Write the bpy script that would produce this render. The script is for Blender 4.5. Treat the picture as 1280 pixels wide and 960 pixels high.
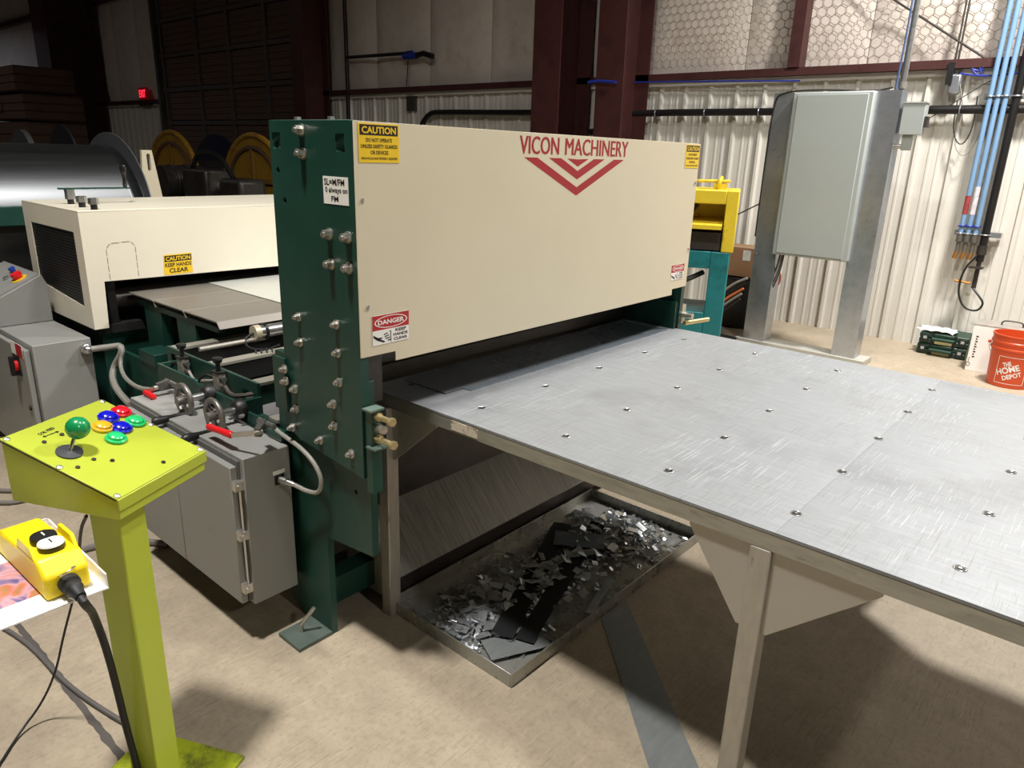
import bpy, bmesh, math, random
from mathutils import Vector, Matrix
import numpy as np
random.seed(7)
for o in list(bpy.data.objects): bpy.data.objects.remove(o)
SC = bpy.context.scene
COL = SC.collection
PI = math.pi

# ------------------------------------------------------------------ camera
YAW, PITCH, ROLL, FPX, CAMZ = 0.86174282, 0.30955211, -0.03252167, 900.21, 1.65
_f = Vector((math.sin(YAW)*math.cos(PITCH), math.cos(YAW)*math.cos(PITCH), -math.sin(PITCH)))
_r = Vector((math.cos(YAW), -math.sin(YAW), 0)); _d = _f.cross(_r)
CR = math.cos(ROLL)*_r + math.sin(ROLL)*_d
CD = -math.sin(ROLL)*_r + math.cos(ROLL)*_d
CF = _f
cam = bpy.data.objects.new('camera', bpy.data.cameras.new('camera')); COL.objects.link(cam)
cam.data.sensor_width = 36; cam.data.lens = FPX*36/1280; cam.data.clip_start = .02; cam.data.clip_end = 200
m = Matrix((CR, -CD, -CF)).transposed().to_4x4(); m.translation = (0, 0, CAMZ); cam.matrix_world = m
SC.camera = cam
C0 = Vector((0, 0, CAMZ))
# survey helpers: where the line of sight through a photo point meets a known plane of the place
def ray(x, y): return CR*((x-640)/FPX) + CD*((y-480)/FPX) + CF
def onx(x, y, v): d = ray(x, y); return C0 + d*(v/d.x)
def ony(x, y, v): d = ray(x, y); return C0 + d*(v/d.y)
def onz(x, y, v): d = ray(x, y); return C0 + d*((v-CAMZ)/d.z)

# ------------------------------------------------------------------ light
w = bpy.data.worlds.new('world'); SC.world = w; w.use_nodes = True
w.node_tree.nodes['Background'].inputs[0].default_value = (.02, .02, .022, 1)
def bay_or_fill_light(x, y, z, power, size=.55, col=(1, .972, .93)):
    l = bpy.data.lights.new('high_bay_or_fill', 'AREA'); l.shape = 'DISK'; l.size = size; l.energy = power; l.color = col; l.spread = math.radians(160)
    o = bpy.data.objects.new('high_bay_or_fill_light', l); COL.objects.link(o); o.location = (x, y, z); return o
bay_or_fill_light(-.2, 1.8, 6.6, 345)
bay_or_fill_light(5.9, .2, 5.3, 380)
bay_or_fill_light(2.6, -.7, 6.6, 150)
bay_or_fill_light(.5, -7.5, 6.6, 230)
bay_or_fill_light(1.0, 17.5, 6.6, 38, col=(1, .93, .86))  # dim fill lamp, added to lift the dark left background
bay_or_fill_light(3.5, 28.0, 5.5, 70, col=(.72, .78, 1))  # added bluish fill, for daylight from an assumed open door out of view
SC.view_settings.view_transform = 'Standard'; SC.view_settings.look = 'None'
SC.view_settings.gamma = 1; SC.view_settings.use_curve_mapping = False
SC.view_settings.exposure = 0.12

# ------------------------------------------------------------------ materials
def srgb(c):
    return tuple((v/255/12.92 if v/255 <= .04045 else ((v/255+.055)/1.055)**2.4) for v in c)
MATS = {}
def mat(name, rgb, rough=.5, metal=0., var=.08, scale=6., rvar=.08, bump=0., bscale=60., stretch=(1, 1, 1), rgb2=None, patch=None, coat=0., emit=None):
    """procedural surface: colour mottled by noise, optional second colour in patches, fine relief"""
    if name in MATS: return MATS[name]
    mt = bpy.data.materials.new(name); mt.use_nodes = True; nt = mt.node_tree; N = nt.nodes; L = nt.links
    bs = N['Principled BSDF']; bs.inputs['Metallic'].default_value = metal; bs.inputs['Coat Weight'].default_value = coat
    tc = N.new('ShaderNodeTexCoord'); mp = N.new('ShaderNodeMapping'); mp.inputs['Scale'].default_value = stretch
    L.new(tc.outputs['Object'], mp.inputs['Vector'])
    n1 = N.new('ShaderNodeTexNoise'); n1.inputs['Scale'].default_value = scale; n1.inputs['Detail'].default_value = 6; n1.inputs['Roughness'].default_value = .62
    L.new(mp.outputs[0], n1.inputs['Vector'])
    base = srgb(rgb)
    ramp = N.new('ShaderNodeValToRGB'); ramp.color_ramp.elements[0].position = .28; ramp.color_ramp.elements[1].position = .72
    ramp.color_ramp.elements[0].color = (*[c*(1-var) for c in base], 1); ramp.color_ramp.elements[1].color = (*[min(1, c*(1+var)) for c in base], 1)
    L.new(n1.outputs['Fac'], ramp.inputs[0]); out = ramp.outputs[0]
    if rgb2:
        ps, lo, hi = patch or (2.5, .55, .7)
        n2 = N.new('ShaderNodeTexNoise'); n2.inputs['Scale'].default_value = ps; n2.inputs['Detail'].default_value = 8; n2.inputs['Roughness'].default_value = .7
        L.new(mp.outputs[0], n2.inputs['Vector'])
        r2 = N.new('ShaderNodeValToRGB'); r2.color_ramp.elements[0].position = lo; r2.color_ramp.elements[1].position = hi
        L.new(n2.outputs['Fac'], r2.inputs[0])
        mx = N.new('ShaderNodeMix'); mx.data_type = 'RGBA'; L.new(r2.outputs[0], mx.inputs['Factor']); L.new(out, mx.inputs['A'])
        mx.inputs['B'].default_value = (*srgb(rgb2), 1); out = mx.outputs['Result']
    L.new(out, bs.inputs['Base Color'])
    mr = N.new('ShaderNodeMapRange'); mr.inputs['To Min'].default_value = max(.02, rough-rvar); mr.inputs['To Max'].default_value = min(1, rough+rvar)
    L.new(n1.outputs['Fac'], mr.inputs['Value']); L.new(mr.outputs[0], bs.inputs['Roughness'])
    if bump:
        n3 = N.new('ShaderNodeTexNoise'); n3.inputs['Scale'].default_value = bscale; n3.inputs['Detail'].default_value = 4
        L.new(mp.outputs[0], n3.inputs['Vector'])
        b = N.new('ShaderNodeBump'); b.inputs['Strength'].default_value = bump; b.inputs['Distance'].default_value = .004
        L.new(n3.outputs['Fac'], b.inputs['Height']); L.new(b.outputs[0], bs.inputs['Normal'])
    if emit:
        bs.inputs['Emission Color'].default_value = (*srgb(rgb), 1); bs.inputs['Emission Strength'].default_value = emit
    MATS[name] = mt; return mt
def scratched(name, rgb, rough, metal, line=.25, grain=(14, 1, 1), dark=(120, 120, 118), coord='Object', scr=1.0, speck=0., blotch=.72):
    """rolled plate metal: directional grain, crossing scratch lines, worn smudges"""
    mt = bpy.data.materials.new(name); mt.use_nodes = True; nt = mt.node_tree; N = nt.nodes; L = nt.links
    bs = N['Principled BSDF']; bs.inputs['Metallic'].default_value = metal
    tc = N.new('ShaderNodeTexCoord')
    def noise(scale, stretch, rot=0, detail=5, rough_=.6):
        mp = N.new('ShaderNodeMapping'); mp.inputs['Scale'].default_value = stretch; mp.inputs['Rotation'].default_value = (0, 0, rot)
        L.new(tc.outputs[coord], mp.inputs['Vector'])
        n = N.new('ShaderNodeTexNoise'); n.inputs['Scale'].default_value = scale; n.inputs['Detail'].default_value = detail; n.inputs['Roughness'].default_value = rough_
        L.new(mp.outputs[0], n.inputs['Vector']); return n.outputs['Fac']
    def ramp(src, p0, p1, c0, c1):
        r = N.new('ShaderNodeValToRGB'); r.color_ramp.elements[0].position = p0; r.color_ramp.elements[1].position = p1
        r.color_ramp.elements[0].color = (*c0, 1); r.color_ramp.elements[1].color = (*c1, 1); L.new(src, r.inputs[0]); return r.outputs[0]
    def mix(fac, a, b, mode='MIX'):
        m_ = N.new('ShaderNodeMix'); m_.data_type = 'RGBA'; m_.blend_type = mode
        if hasattr(fac, 'is_linked'): L.new(fac, m_.inputs['Factor'])
        else: m_.inputs['Factor'].default_value = fac
        for s, k in ((a, 'A'), (b, 'B')):
            if hasattr(s, 'is_linked'): L.new(s, m_.inputs[k])
            else: m_.inputs[k].default_value = (*s, 1)
        return m_.outputs['Result']
    b0 = srgb(rgb)
    col = ramp(noise(9, grain, 0, 8, .7), .3, .7, [c*.86 for c in b0], [min(1, c*1.12) for c in b0])
    col = mix(ramp(noise(2.2, (1, 1, 1), 0, 7, .65), .52, .75, (0, 0, 0), (.7, .7, .7)), col, [c*blotch for c in b0])
    if speck: col = mix(ramp(noise(55, (1, 1, 1), 0, 4, .7), .50, .72, (0, 0, 0), (speck,)*3), col, [c*.55 for c in b0])
    for k, rot in enumerate((.15, 1.2, -.6, 2.2)):
        s = ramp(noise(5+k, (1.2, 42, 1), rot, 3, .5), .595, .66, (0, 0, 0), (scr,)*3)
        sp = ramp(noise(1.7+k*.3, (1, 1, 1), rot*3, 2), .48, .6, (0, 0, 0), (1, 1, 1))
        f = N.new('ShaderNodeMath'); f.operation = 'MULTIPLY'; L.new(s, f.inputs[0]); L.new(sp, f.inputs[1])
        f2 = N.new('ShaderNodeMath'); f2.operation = 'MULTIPLY'; L.new(f.outputs[0], f2.inputs[0]); f2.inputs[1].default_value = line
        col = mix(f2.outputs[0], col, [min(1, c*1.5) for c in b0] if k % 2 == 0 else srgb(dark))
    L.new(col, bs.inputs['Base Color'])
    mr = N.new('ShaderNodeMapRange'); mr.inputs['To Min'].default_value = rough-.1; mr.inputs['To Max'].default_value = rough+.1
    L.new(noise(14, grain, 0, 6), mr.inputs['Value']); L.new(mr.outputs[0], bs.inputs['Roughness'])
    MATS[name] = mt; return mt

GREEN = mat('machine_green', (24, 62, 52), .38, 0, .12, 5, rgb2=(36, 72, 62), patch=(3, .5, .75))
CREAM = mat('cream_paint', (212, 202, 176), .42, 0, .025, 3, rgb2=(196, 184, 156), patch=(4, .68, .8))
CREAM2 = mat('hood_cream_paint', (226, 219, 200), .42, 0, .025, 3, rgb2=(198, 188, 164), patch=(5, .66, .8))
TABLE = scratched('scuffed_aluminium', (140, 143, 146), .52, .35, .9, blotch=.58)
TABLE2 = scratched('scuffed_aluminium_darker', (133, 136, 139), .53, .35, .9, grain=(11, 1, 1), blotch=.58)
TABLE_EDGE = mat('table_edge_metal', (160, 158, 148), .45, .5, .18, 10, stretch=(1, 1, 6), rgb2=(110, 106, 96), patch=(6, .6, .72))
LEGM = mat('leg_mill_metal', (170, 165, 155), .45, .4, .12, 14, stretch=(4, 4, 1), rgb2=(112, 100, 86), patch=(9, .62, .74))
STEEL = mat('bright_steel', (190, 190, 188), .3, .9, .12, 30)
ZINC = mat('zinc_bolt', (196, 192, 184), .35, .85, .15, 60)
BRASS = mat('yellow_zinc', (206, 188, 140), .35, .75, .15, 60)
DARKST = mat('dark_steel', (74, 70, 66), .45, .6, .2, 8, rgb2=(46, 40, 36), patch=(4, .5, .7))
CHUTE = mat('brushed_chute_steel', (150, 150, 145), .5, .35, .34, 7, stretch=(14, .8, .8))
SHEET = mat('bluish_sheet_steel', (150, 160, 170), .28, .7, .06, 6)
PANM = mat('pan_galvanized', (164, 164, 157), .28, .5, .1, 6, rgb2=(138, 136, 128), patch=(4, .5, .75))
SCRAPM = mat('scrap_steel', (216, 220, 224), .24, .8, .2, 18)
STRIPM = mat('strip_steel', (132, 136, 136), .45, .3, .12, 10, stretch=(1, 5, 1))
BLACK = mat('black_plastic', (22, 22, 22), .45)
DARK = mat('dark_void', (12, 12, 12), .8)
RUBBER = mat('black_rubber', (26, 26, 27), .6)
GREY = mat('enclosure_grey', (142, 142, 138), .45, 0, .05, 4, rgb2=(120, 117, 110), patch=(5, .6, .8))
GREYB = mat('panel_grey', (160, 166, 164), .42, 0, .03, 3)
HOSEG = mat('grey_conduit', (146, 142, 134), .55, 0, .1, 30)
GALV = mat('galvanised_steel', (184, 188, 194), .3, .8, .05, 9, rgb2=(174, 178, 184), patch=(14, .5, .62))
LIME = mat('lime_paint', (166, 177, 54), .42, 0, .05, 5, rgb2=(148, 156, 48), patch=(6, .62, .8), coat=.2)
YEL = mat('yellow_plastic', (240, 212, 20), .42, 0, .05, 8, rgb2=(190, 168, 30), patch=(9, .62, .76))
REDP = mat('red_plastic', (222, 30, 36), .35, 0, .06)
GRNB = mat('green_ball', (18, 132, 74), .25, 0, .04, coat=.5)
def button_mat(n, c): return mat(n, c, .22, 0, .1, 40, coat=.6)
WHITE = mat('white_print', (236, 234, 228), .5, 0, .03)
PAPER = mat('paper_white', (240, 238, 236), .6, 0, .02)
DECY = mat('decal_yellow', (236, 196, 34), .45, 0, .04, 20)
DECB = mat('decal_black', (22, 20, 18), .5)
DECR = mat('decal_red', (176, 30, 38), .45)
LOGOR = mat('logo_red', (160, 26, 42), .45, 0, .05)
CONC = scratched('concrete_floor', (169, 155, 134), .6, 0, .4, grain=(1.3, 1, 1), dark=(96, 84, 68), speck=.5, blotch=.68)
WALLW = mat('white_ribbed_sheet', (214, 210, 200), .45, 0, .06, 3, stretch=(1, 2, .4), rgb2=(190, 182, 168), patch=(3, .62, .82))
INSUL = mat('insulation_vinyl', (220, 209, 198), .6, 0, .1, 4, bump=.05, bscale=26, rgb2=(186, 172, 160), patch=(2, .55, .75))
WIRE = mat('hex_wire', (108, 92, 82), .5, .3)
OXIDE = mat('red_oxide_steel', (70, 36, 34), .5, 0, .14, 5, rgb2=(50, 25, 25), patch=(3, .5, .7))
TRIMW = mat('white_trim', (216, 212, 204), .45, 0, .05)
BLKPIPE = mat('black_pipe', (34, 32, 32), .4, .3, .15)
BLUEP = mat('blue_pipe', (118, 152, 186), .35, 0, .1, 12, stretch=(1, 1, .3))
BLUEW = mat('blue_wire', (34, 52, 150), .45)
DOORM = mat('door_panel_brown', (96, 74, 64), .6, 0, .2, 3, stretch=(1, 1, 18))
DOORF = mat('door_frame_steel', (92, 84, 82), .5, .2, .15)
WOODC = mat('crate_wood', (78, 54, 38), .65, 0, .25, 3, stretch=(1, .4, 6))
YWOOD = mat('yellow_reel', (170, 128, 34), .55, 0, .2, 3, rgb2=(110, 76, 26), patch=(3, .5, .7))
TEAL = mat('teal_paint', (18, 108, 112), .42, 0, .15, 5, rgb2=(16, 64, 66), patch=(4, .52, .7))
YELM = mat('yellow_machine_paint', (214, 188, 46), .45, 0, .1, 5, rgb2=(70, 58, 32), patch=(5, .575, .65))
ORANGE = mat('orange_plastic', (206, 76, 34), .38, 0, .04, 6, rgb2=(206, 120, 84), patch=(5, .7, .8))
CASEG = mat('case_green', (18, 54, 38), .45, 0, .1)
CARD = mat('cardboard', (160, 122, 88), .7, 0, .08, 5)
WHITEBOX = mat('white_carton', (240, 237, 232), .6, 0, .04, 4)
COILM = mat('coil_steel', (96, 98, 100), .36, .95, .1, 5, .06, stretch=(.25, 6, 6))
CLOTH = mat('white_rag', (230, 228, 224), .85, 0, .05, bump=.6, bscale=40)

# ------------------------------------------------------------------ mesh helpers
OFF = {}
def axes(d):
    d = Vector(d).normalized(); u = d.orthogonal().normalized(); return d, u, d.cross(u)
class MB:
    def __init__(s): s.v = []; s.f = []
    def add(s, vs, fs):
        n = len(s.v); s.v += [Vector(v) for v in vs]; s.f += [[i+n for i in f] for f in fs]; return s
    def box(s, x0, x1, y0, y1, z0, z1):
        vs = [(x, y, z) for x in (x0, x1) for y in (y0, y1) for z in (z0, z1)]
        return s.add(vs, [(0, 1, 3, 2), (4, 6, 7, 5), (0, 4, 5, 1), (2, 3, 7, 6), (0, 2, 6, 4), (1, 5, 7, 3)])
    def beam(s, p0, p1, wu, wv, up=(0, 0, 1)):
        p0 = Vector(p0); p1 = Vector(p1); d = (p1-p0).normalized(); up = Vector(up)
        a = d.cross(up).normalized()*wu/2; b = a.cross(d).normalized()*wv/2
        vs = [p+i*a+j*b for p in (p0, p1) for i in (-1, 1) for j in (-1, 1)]
        return s.add(vs, [(0, 1, 3, 2), (4, 6, 7, 5), (0, 4, 5, 1), (2, 3, 7, 6), (0, 2, 6, 4), (1, 5, 7, 3)])
    def cyl(s, p0, p1, r, seg=16, r2=None):
        p0 = Vector(p0); p1 = Vector(p1); r2 = r if r2 is None else r2; d, u, v = axes(p1-p0); vs = []
        for p, q in ((p0, r), (p1, r2)):
            vs += [p+q*(math.cos(2*PI*i/seg)*u+math.sin(2*PI*i/seg)*v) for i in range(seg)]
        return s.add(vs, [(i, (i+1) % seg, seg+(i+1) % seg, seg+i) for i in range(seg)]+[list(range(seg))[::-1], list(range(seg, 2*seg))])
    def tube(s, pts, r, seg=8, smooth=0):
        pts = [Vector(p) for p in pts]
        for _ in range(smooth):
            q = [pts[0]]
            for a, b in zip(pts, pts[1:]): q += [a*.75+b*.25, a*.25+b*.75]
            pts = q+[pts[-1]]
        n = len(pts); vs = []; u = None
        for i, p in enumerate(pts):
            d = (pts[min(i+1, n-1)]-pts[max(i-1, 0)]).normalized()
            u = d.orthogonal().normalized() if u is None else (u-d*u.dot(d)).normalized()
            v = d.cross(u); vs += [p+r*(math.cos(2*PI*k/seg)*u+math.sin(2*PI*k/seg)*v) for k in range(seg)]
        fs = [(i*seg+k, i*seg+(k+1) % seg, (i+1)*seg+(k+1) % seg, (i+1)*seg+k) for i in range(n-1) for k in range(seg)]
        return s.add(vs, fs+[list(range(seg))[::-1], list(range((n-1)*seg, n*seg))])
    def lathe(s, prof, o, ax, seg=24):
        o = Vector(o); d, u, v = axes(ax); vs = []; n = len(prof)
        for (r, h) in prof: vs += [o+d*h+max(r, 1e-4)*(math.cos(2*PI*k/seg)*u+math.sin(2*PI*k/seg)*v) for k in range(seg)]
        fs = [(i*seg+k, i*seg+(k+1) % seg, (i+1)*seg+(k+1) % seg, (i+1)*seg+k) for i in range(n-1) for k in range(seg)]
        return s.add(vs, fs+[list(range(seg))[::-1], list(range((n-1)*seg, n*seg))])
    def prism(s, poly, ax, a, b):
        def P(p, q):
            return {'x': (q, p[0], p[1]), 'y': (p[0], q, p[1]), 'z': (p[0], p[1], q)}[ax]
        n = len(poly); vs = [P(p, a) for p in poly]+[P(p, b) for p in poly]
        return s.add(vs, [list(range(n))[::-1], list(range(n, 2*n))]+[(i, (i+1) % n, n+(i+1) % n, n+i) for i in range(n)])
    def plate(s, outline, holes, ax, a, b):
        """flat plate with holes, cut like sheet metal"""
        cu = bpy.data.curves.new('t', 'CURVE'); cu.dimensions = '2D'; cu.fill_mode = 'BOTH'; cu.extrude = abs(b-a)/2
        for poly in [outline]+list(holes):
            sp = cu.splines.new('POLY'); sp.points.add(len(poly)-1); sp.use_cyclic_u = True
            for p, q in zip(sp.points, poly): p.co = (q[0], q[1], 0, 1)
        ob = bpy.data.objects.new('t', cu); me = bpy.data.meshes.new_from_object(ob); mid = (a+b)/2
        def P(c): return {'x': (mid+c.z, c.x, c.y), 'y': (c.x, mid+c.z, c.y), 'z': (c.x, c.y, mid+c.z)}[ax]
        s.add([P(v.co) for v in me.vertices], [list(p.vertices) for p in me.polygons])
        bpy.data.objects.remove(ob); bpy.data.curves.remove(cu); bpy.data.meshes.remove(me); return s
    def torus(s, c, ax, R, r, seg=28, k=10, a0=0, a1=2*PI):
        d, u, v = axes(ax); c = Vector(c)
        pts = [c+R*(math.cos(t)*u+math.sin(t)*v) for t in [a0+(a1-a0)*i/seg for i in range(seg+1)]]
        return s.tube(pts, r, k)
    def ball(s, c, r, seg=20, sq=(1, 1, 1)):
        prof = [(r*math.sin(PI*i/12), -r*math.cos(PI*i/12)) for i in range(13)]
        n = len(s.v); s.lathe(prof, (0, 0, 0), (0, 0, 1), seg)
        for i in range(n, len(s.v)): q = s.v[i]; s.v[i] = Vector(c)+Vector((q.x*sq[0], q.y*sq[1], q.z*sq[2]))
        return s
    def text(s, txt, o, ux, uy, w_, h_, bold=0., th=.0006, align='C', space=1., bend=None):
        """flat lettering fitted in a w x h box whose lower-left corner is o"""
        cu = bpy.data.curves.new('t', 'FONT'); cu.body = txt; cu.size = 1; cu.offset = bold; cu.resolution_u = 3; cu.space_line = space; cu.align_x = 'CENTER' if align == 'C' else 'LEFT'
        ob = bpy.data.objects.new('t', cu); me = bpy.data.meshes.new_from_object(ob)
        xs = [v.co.x for v in me.vertices]; ys = [v.co.y for v in me.vertices]
        x0, x1, y0, y1 = min(xs), max(xs), min(ys), max(ys); ux = Vector(ux).normalized(); uy = Vector(uy).normalized(); nn = ux.cross(uy); o = Vector(o)
        def Q(c): return (c.x-x0)/(x1-x0)*w_, (c.y-y0)/(y1-y0)*h_
        vs = [bend(*Q(v.co)) if bend else o+ux*Q(v.co)[0]+uy*Q(v.co)[1]+nn*th for v in me.vertices]
        s.add(vs, [list(p.vertices) for p in me.polygons])
        bpy.data.objects.remove(ob); bpy.data.curves.remove(cu); bpy.data.meshes.remove(me); return s
    def xf(s, M, start=0):
        for i in range(start, len(s.v)): s.v[i] = M @ s.v[i]
        return s
    def mesh(s, name, mt, sharp=.7, fix=True):
        me = bpy.data.meshes.new(name); me.from_pydata([tuple(v) for v in s.v], [], s.f)
        if fix:
            bm = bmesh.new(); bm.from_mesh(me); bmesh.ops.recalc_face_normals(bm, faces=bm.faces); bm.to_mesh(me); bm.free()
        me.materials.append(mt); me.shade_smooth(); me.set_sharp_from_angle(angle=sharp); return me
    def build(s, name, mt, parent=None, base=None, bevel=0, label=None, sharp=.7, fix=True):
        off = OFF.get(parent.name, Vector()) if parent else Vector(base if base is not None else (0, 0, 0))
        if off.length: s.v = [v-off for v in s.v]
        ob = bpy.data.objects.new(name, s.mesh(name, mt, sharp, fix)); COL.objects.link(ob)
        if parent: ob.parent = parent; OFF[ob.name] = off
        else: ob.location = off; OFF[ob.name] = off
        if bevel:
            b = ob.modifiers.new('bevel', 'BEVEL'); b.width = bevel; b.segments = 2; b.limit_method = 'ANGLE'; b.angle_limit = .7; b.harden_normals = False
        if label: ob['label'] = label
        return ob
def tag(o, label, cat, group=None):
    o['label'] = label; o['category'] = cat
    if group: o['group'] = group
    return o
def thing(name, label, cat, loc=(0, 0, 0), rotz=0, group=None, local=False):
    o = bpy.data.objects.new(name, None); COL.objects.link(o); o.location = loc; o.rotation_euler = (0, 0, rotz); o.empty_display_size = .1
    OFF[o.name] = Vector() if local else Vector(loc); return tag(o, label, cat, group)
def structure(o): o['kind'] = 'structure'; return o
def share(name, me, parent, loc, rot=None):
    """another piece that shares its mesh with alike pieces; loc in world axes"""
    o = bpy.data.objects.new(name, me); COL.objects.link(o); o.location = Vector(loc)
    if parent: o.parent = parent; o.location = Vector(loc)-OFF[parent.name]; OFF[o.name] = OFF[parent.name]
    if rot: o.rotation_euler = rot
    return o

# ================================================================== THE BUILDING
XW = 7.78
floor = structure(MB().box(-13, 8.2, -13, 31, -.2, 0).build('floor', CONC))
ceiling = structure(MB().box(-13, 8.2, -13, 31, 8.0, 8.2).build('ceiling', mat('roof_liner', (96, 92, 88), .7)))
structure(MB().box(-13.2, -13, -13, 31, 0, 8).build('wall_left', mat('far_wall_sheet', (96, 93, 90), .6)))
structure(MB().box(-13, 8.2, -13.2, -13, 0, 8).build('wall_near', MATS['far_wall_sheet']))
structure(MB().box(-13, 8.2, 31, 31.2, 0, 8).build('wall_far', MATS['far_wall_sheet']))
wall = structure(MB().box(XW+.12, XW+.2, -13, 31, 0, 8).build('wall_right', mat('wall_backing', (150, 140, 130), .7)))
# ribbed wainscot sheets, one object each
def rib_profile():
    p = []; 
    for k in range(3):
        y = k*.3048
        p += [(y, 0), (y+.03, 0), (y+.045, -.034), (y+.072, -.034), (y+.087, 0), (y+.155, 0), (y+.163, -.006), (y+.18, -.006), (y+.188, 0), (y+.235, 0), (y+.243, -.006), (y+.26, -.006), (y+.268, 0)]
    return p+[(.9144, 0)]
pr_ = rib_profile(); n_ = len(pr_)
rb = MB().add([(x, y, 0) for y, x in pr_]+[(x, y, 2.43) for y, x in pr_]+[(.02, y, 0) for y, x in pr_]+[(.02, y, 2.43) for y, x in pr_],
              [(i, i+1, n_+i+1, n_+i) for i in range(n_-1)]+[(2*n_+i+1, 2*n_+i, 3*n_+i, 3*n_+i+1) for i in range(n_-1)]+[(n_+i, n_+i+1, 3*n_+i+1, 3*n_+i) for i in range(n_-1)])
RIB = rb.mesh('ribbed_sheet', WALLW, .3, fix=False)
for i in range(-4, 32):
    y = i*.9144-.08
    if 10.9 < y+.45 < 17.3: continue
    share('ribbed_sheet', RIB, wall, (XW, y, 0))
# insulation blankets between girts
def blanket(w_, h_):
    ny, nz = 10, 10; vs = []; fs = []
    for i in range(ny+1):
        for j in range(nz+1):
            a, b = i/ny, j/nz; q = (1-abs(2*a-1)**6)*(1-abs(2*b-1)**8)
            vs.append((-.05*q, a*w_, b*h_))
    for i in range(ny):
        for j in range(nz): k = i*(nz+1)+j; fs.append((k, k+1, k+nz+2, k+nz+1))
    return MB().add(vs, fs).mesh('insulation_blanket', INSUL, 1.2)
BL = blanket(1.215, 2.2)
for i in range(-3, 25):
    y = -.04+i*1.22
    if 11.0 < y+.6 < 17.2: continue
    share('insulation_blanket', BL, wall, (XW+.06, y, 2.54)); share('insulation_blanket', BL, wall, (XW+.06, y, 4.86))
# hexagonal wire over the bright bays
hx = MB(); S = .052; hw = S*math.sqrt(3)
def strand(a, b): hx.tube([a, b], .0022, 3)
for r in range(0, 24):
    z = 2.56+r*1.5*S
    for c in range(0, 62):
        y = -.6+c*hw+(r % 2)*hw/2
        if y > 4.9: continue
        j = lambda: random.uniform(-.004, .004)
        x = XW+.001
        strand((x, y, z), (x, y, z+S)); strand((x, y, z+S), (x, y+hw/2, z+1.5*S)); strand((x, y+hw/2, z+1.5*S), (x, y+hw, z+S))
o = hx.build('hex_wire_netting', WIRE, wall, fix=False); o['kind'] = 'stuff'
# girts, sill trim, uprights
structure(MB().box(XW-.06, XW+.1, -13, 11.1, 2.425, 2.475).build('trim_1', TRIMW))
structure(MB().box(XW-.06, XW+.1, 17.1, 31, 2.425, 2.475).build('trim_2', TRIMW))
structure(MB().box(XW-.12, XW+.06, -13, 11.1, 2.478, 2.55).build('trim_3', OXIDE))
structure(MB().box(XW-.12, XW+.06, 17.1, 31, 2.478, 2.55).build('trim_4', OXIDE))
structure(MB().box(XW-.1, XW+.06, -13, 11.1, 4.74, 4.86).build('trim_5', OXIDE))
structure(MB().box(XW-.1, XW+.06, 17.1, 31, 4.74, 4.86).build('trim_6', OXIDE))
structure(MB().box(XW-.14, XW+.02, 2.97, 3.09, 2.55, 4.74).build('trim_7', OXIDE))
# columns
def column(y, xin, xout, fl, label, taper=0.):
    c = thing('steel_column', label, 'column', (xin, y, 0)); c['kind'] = 'structure'
    MB().add([(xin+taper, y-fl/2, 0), (xin+taper, y+fl/2, 0), (xin-taper, y+fl/2, 8), (xin-taper, y-fl/2, 8), (xin+.02+taper, y-fl/2, 0), (xin+.02+taper, y+fl/2, 0), (xin+.02-taper, y+fl/2, 8), (xin+.02-taper, y-fl/2, 8)],
             [(0, 1, 2, 3), (7, 6, 5, 4), (0, 3, 7, 4), (1, 5, 6, 2), (0, 4, 5, 1), (3, 2, 6, 7)]).build('flange', OXIDE, c)
    MB().box(xout-.02, xout, y-fl/2, y+fl/2, 0, 8).build('flange', OXIDE, c)
    MB().prism([(xin+.018+taper, 0), (xout-.02, 0), (xout-.02, 8), (xin+.018-taper, 8)], 'y', y-.006, y+.006).build('web', OXIDE, c)
    MB().box(xin-.05, xout, y-fl/2-.05, y+fl/2+.05, 0, .025).build('base_plate', OXIDE, c)
    return c
column(5.69, 7.05, 7.68, .4, 'dark oxide steel column standing left of its lighter twin, against the wall')
column(4.86, 7.12, 7.68, .36, 'red-brown steel column at the left end of the wire-netted bay', .06)
column(10.95, 7.2, 7.68, .34, 'dark steel column at the right jamb of the sectional door')
column(20.5, 6.6, 7.68, .9, 'black steel column in the dark corner beside stacked crates')
# sectional door
door = structure(MB().box(XW+.02, XW+.1, 11.3, 17.0, 0, 5.6).build('door_1', DOORF))
for zz in [0, .7, 1.38, 2.05, 2.72, 3.4, 4.08, 4.75]:
    MB().box(XW-.05, XW+.02, 11.3, 17.0, zz-.03, zz+.05).build('rail', DOORF, door)
for yy in [11.36, 12.74, 14.05, 15.3, 16.85]:
    MB().box(XW-.06, XW+.02, yy-.05, yy+.05, 0, 5.5).build('stile', DOORF, door)
for k, zz in enumerate([0, .7, 1.38, 2.05, 2.72, 3.4, 4.08]):
    for a, b in zip([11.36, 12.74, 14.05, 15.3], [12.74, 14.05, 15.3, 16.85]):
        p = MB()
        for q in range(5): h = .57/5; p.box(XW-.018-.006*(q % 2), XW+.015, a+.06, b-.06, zz+.07+q*h, zz+.07+(q+1)*h-.008)
        p.build('door_panel', DOORM, door)
for yy in (11.24, 17.05): MB().box(XW-.12, XW+.05, yy-.05, yy+.05, 0, 5.6).build('track', DOORF, door)
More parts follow.
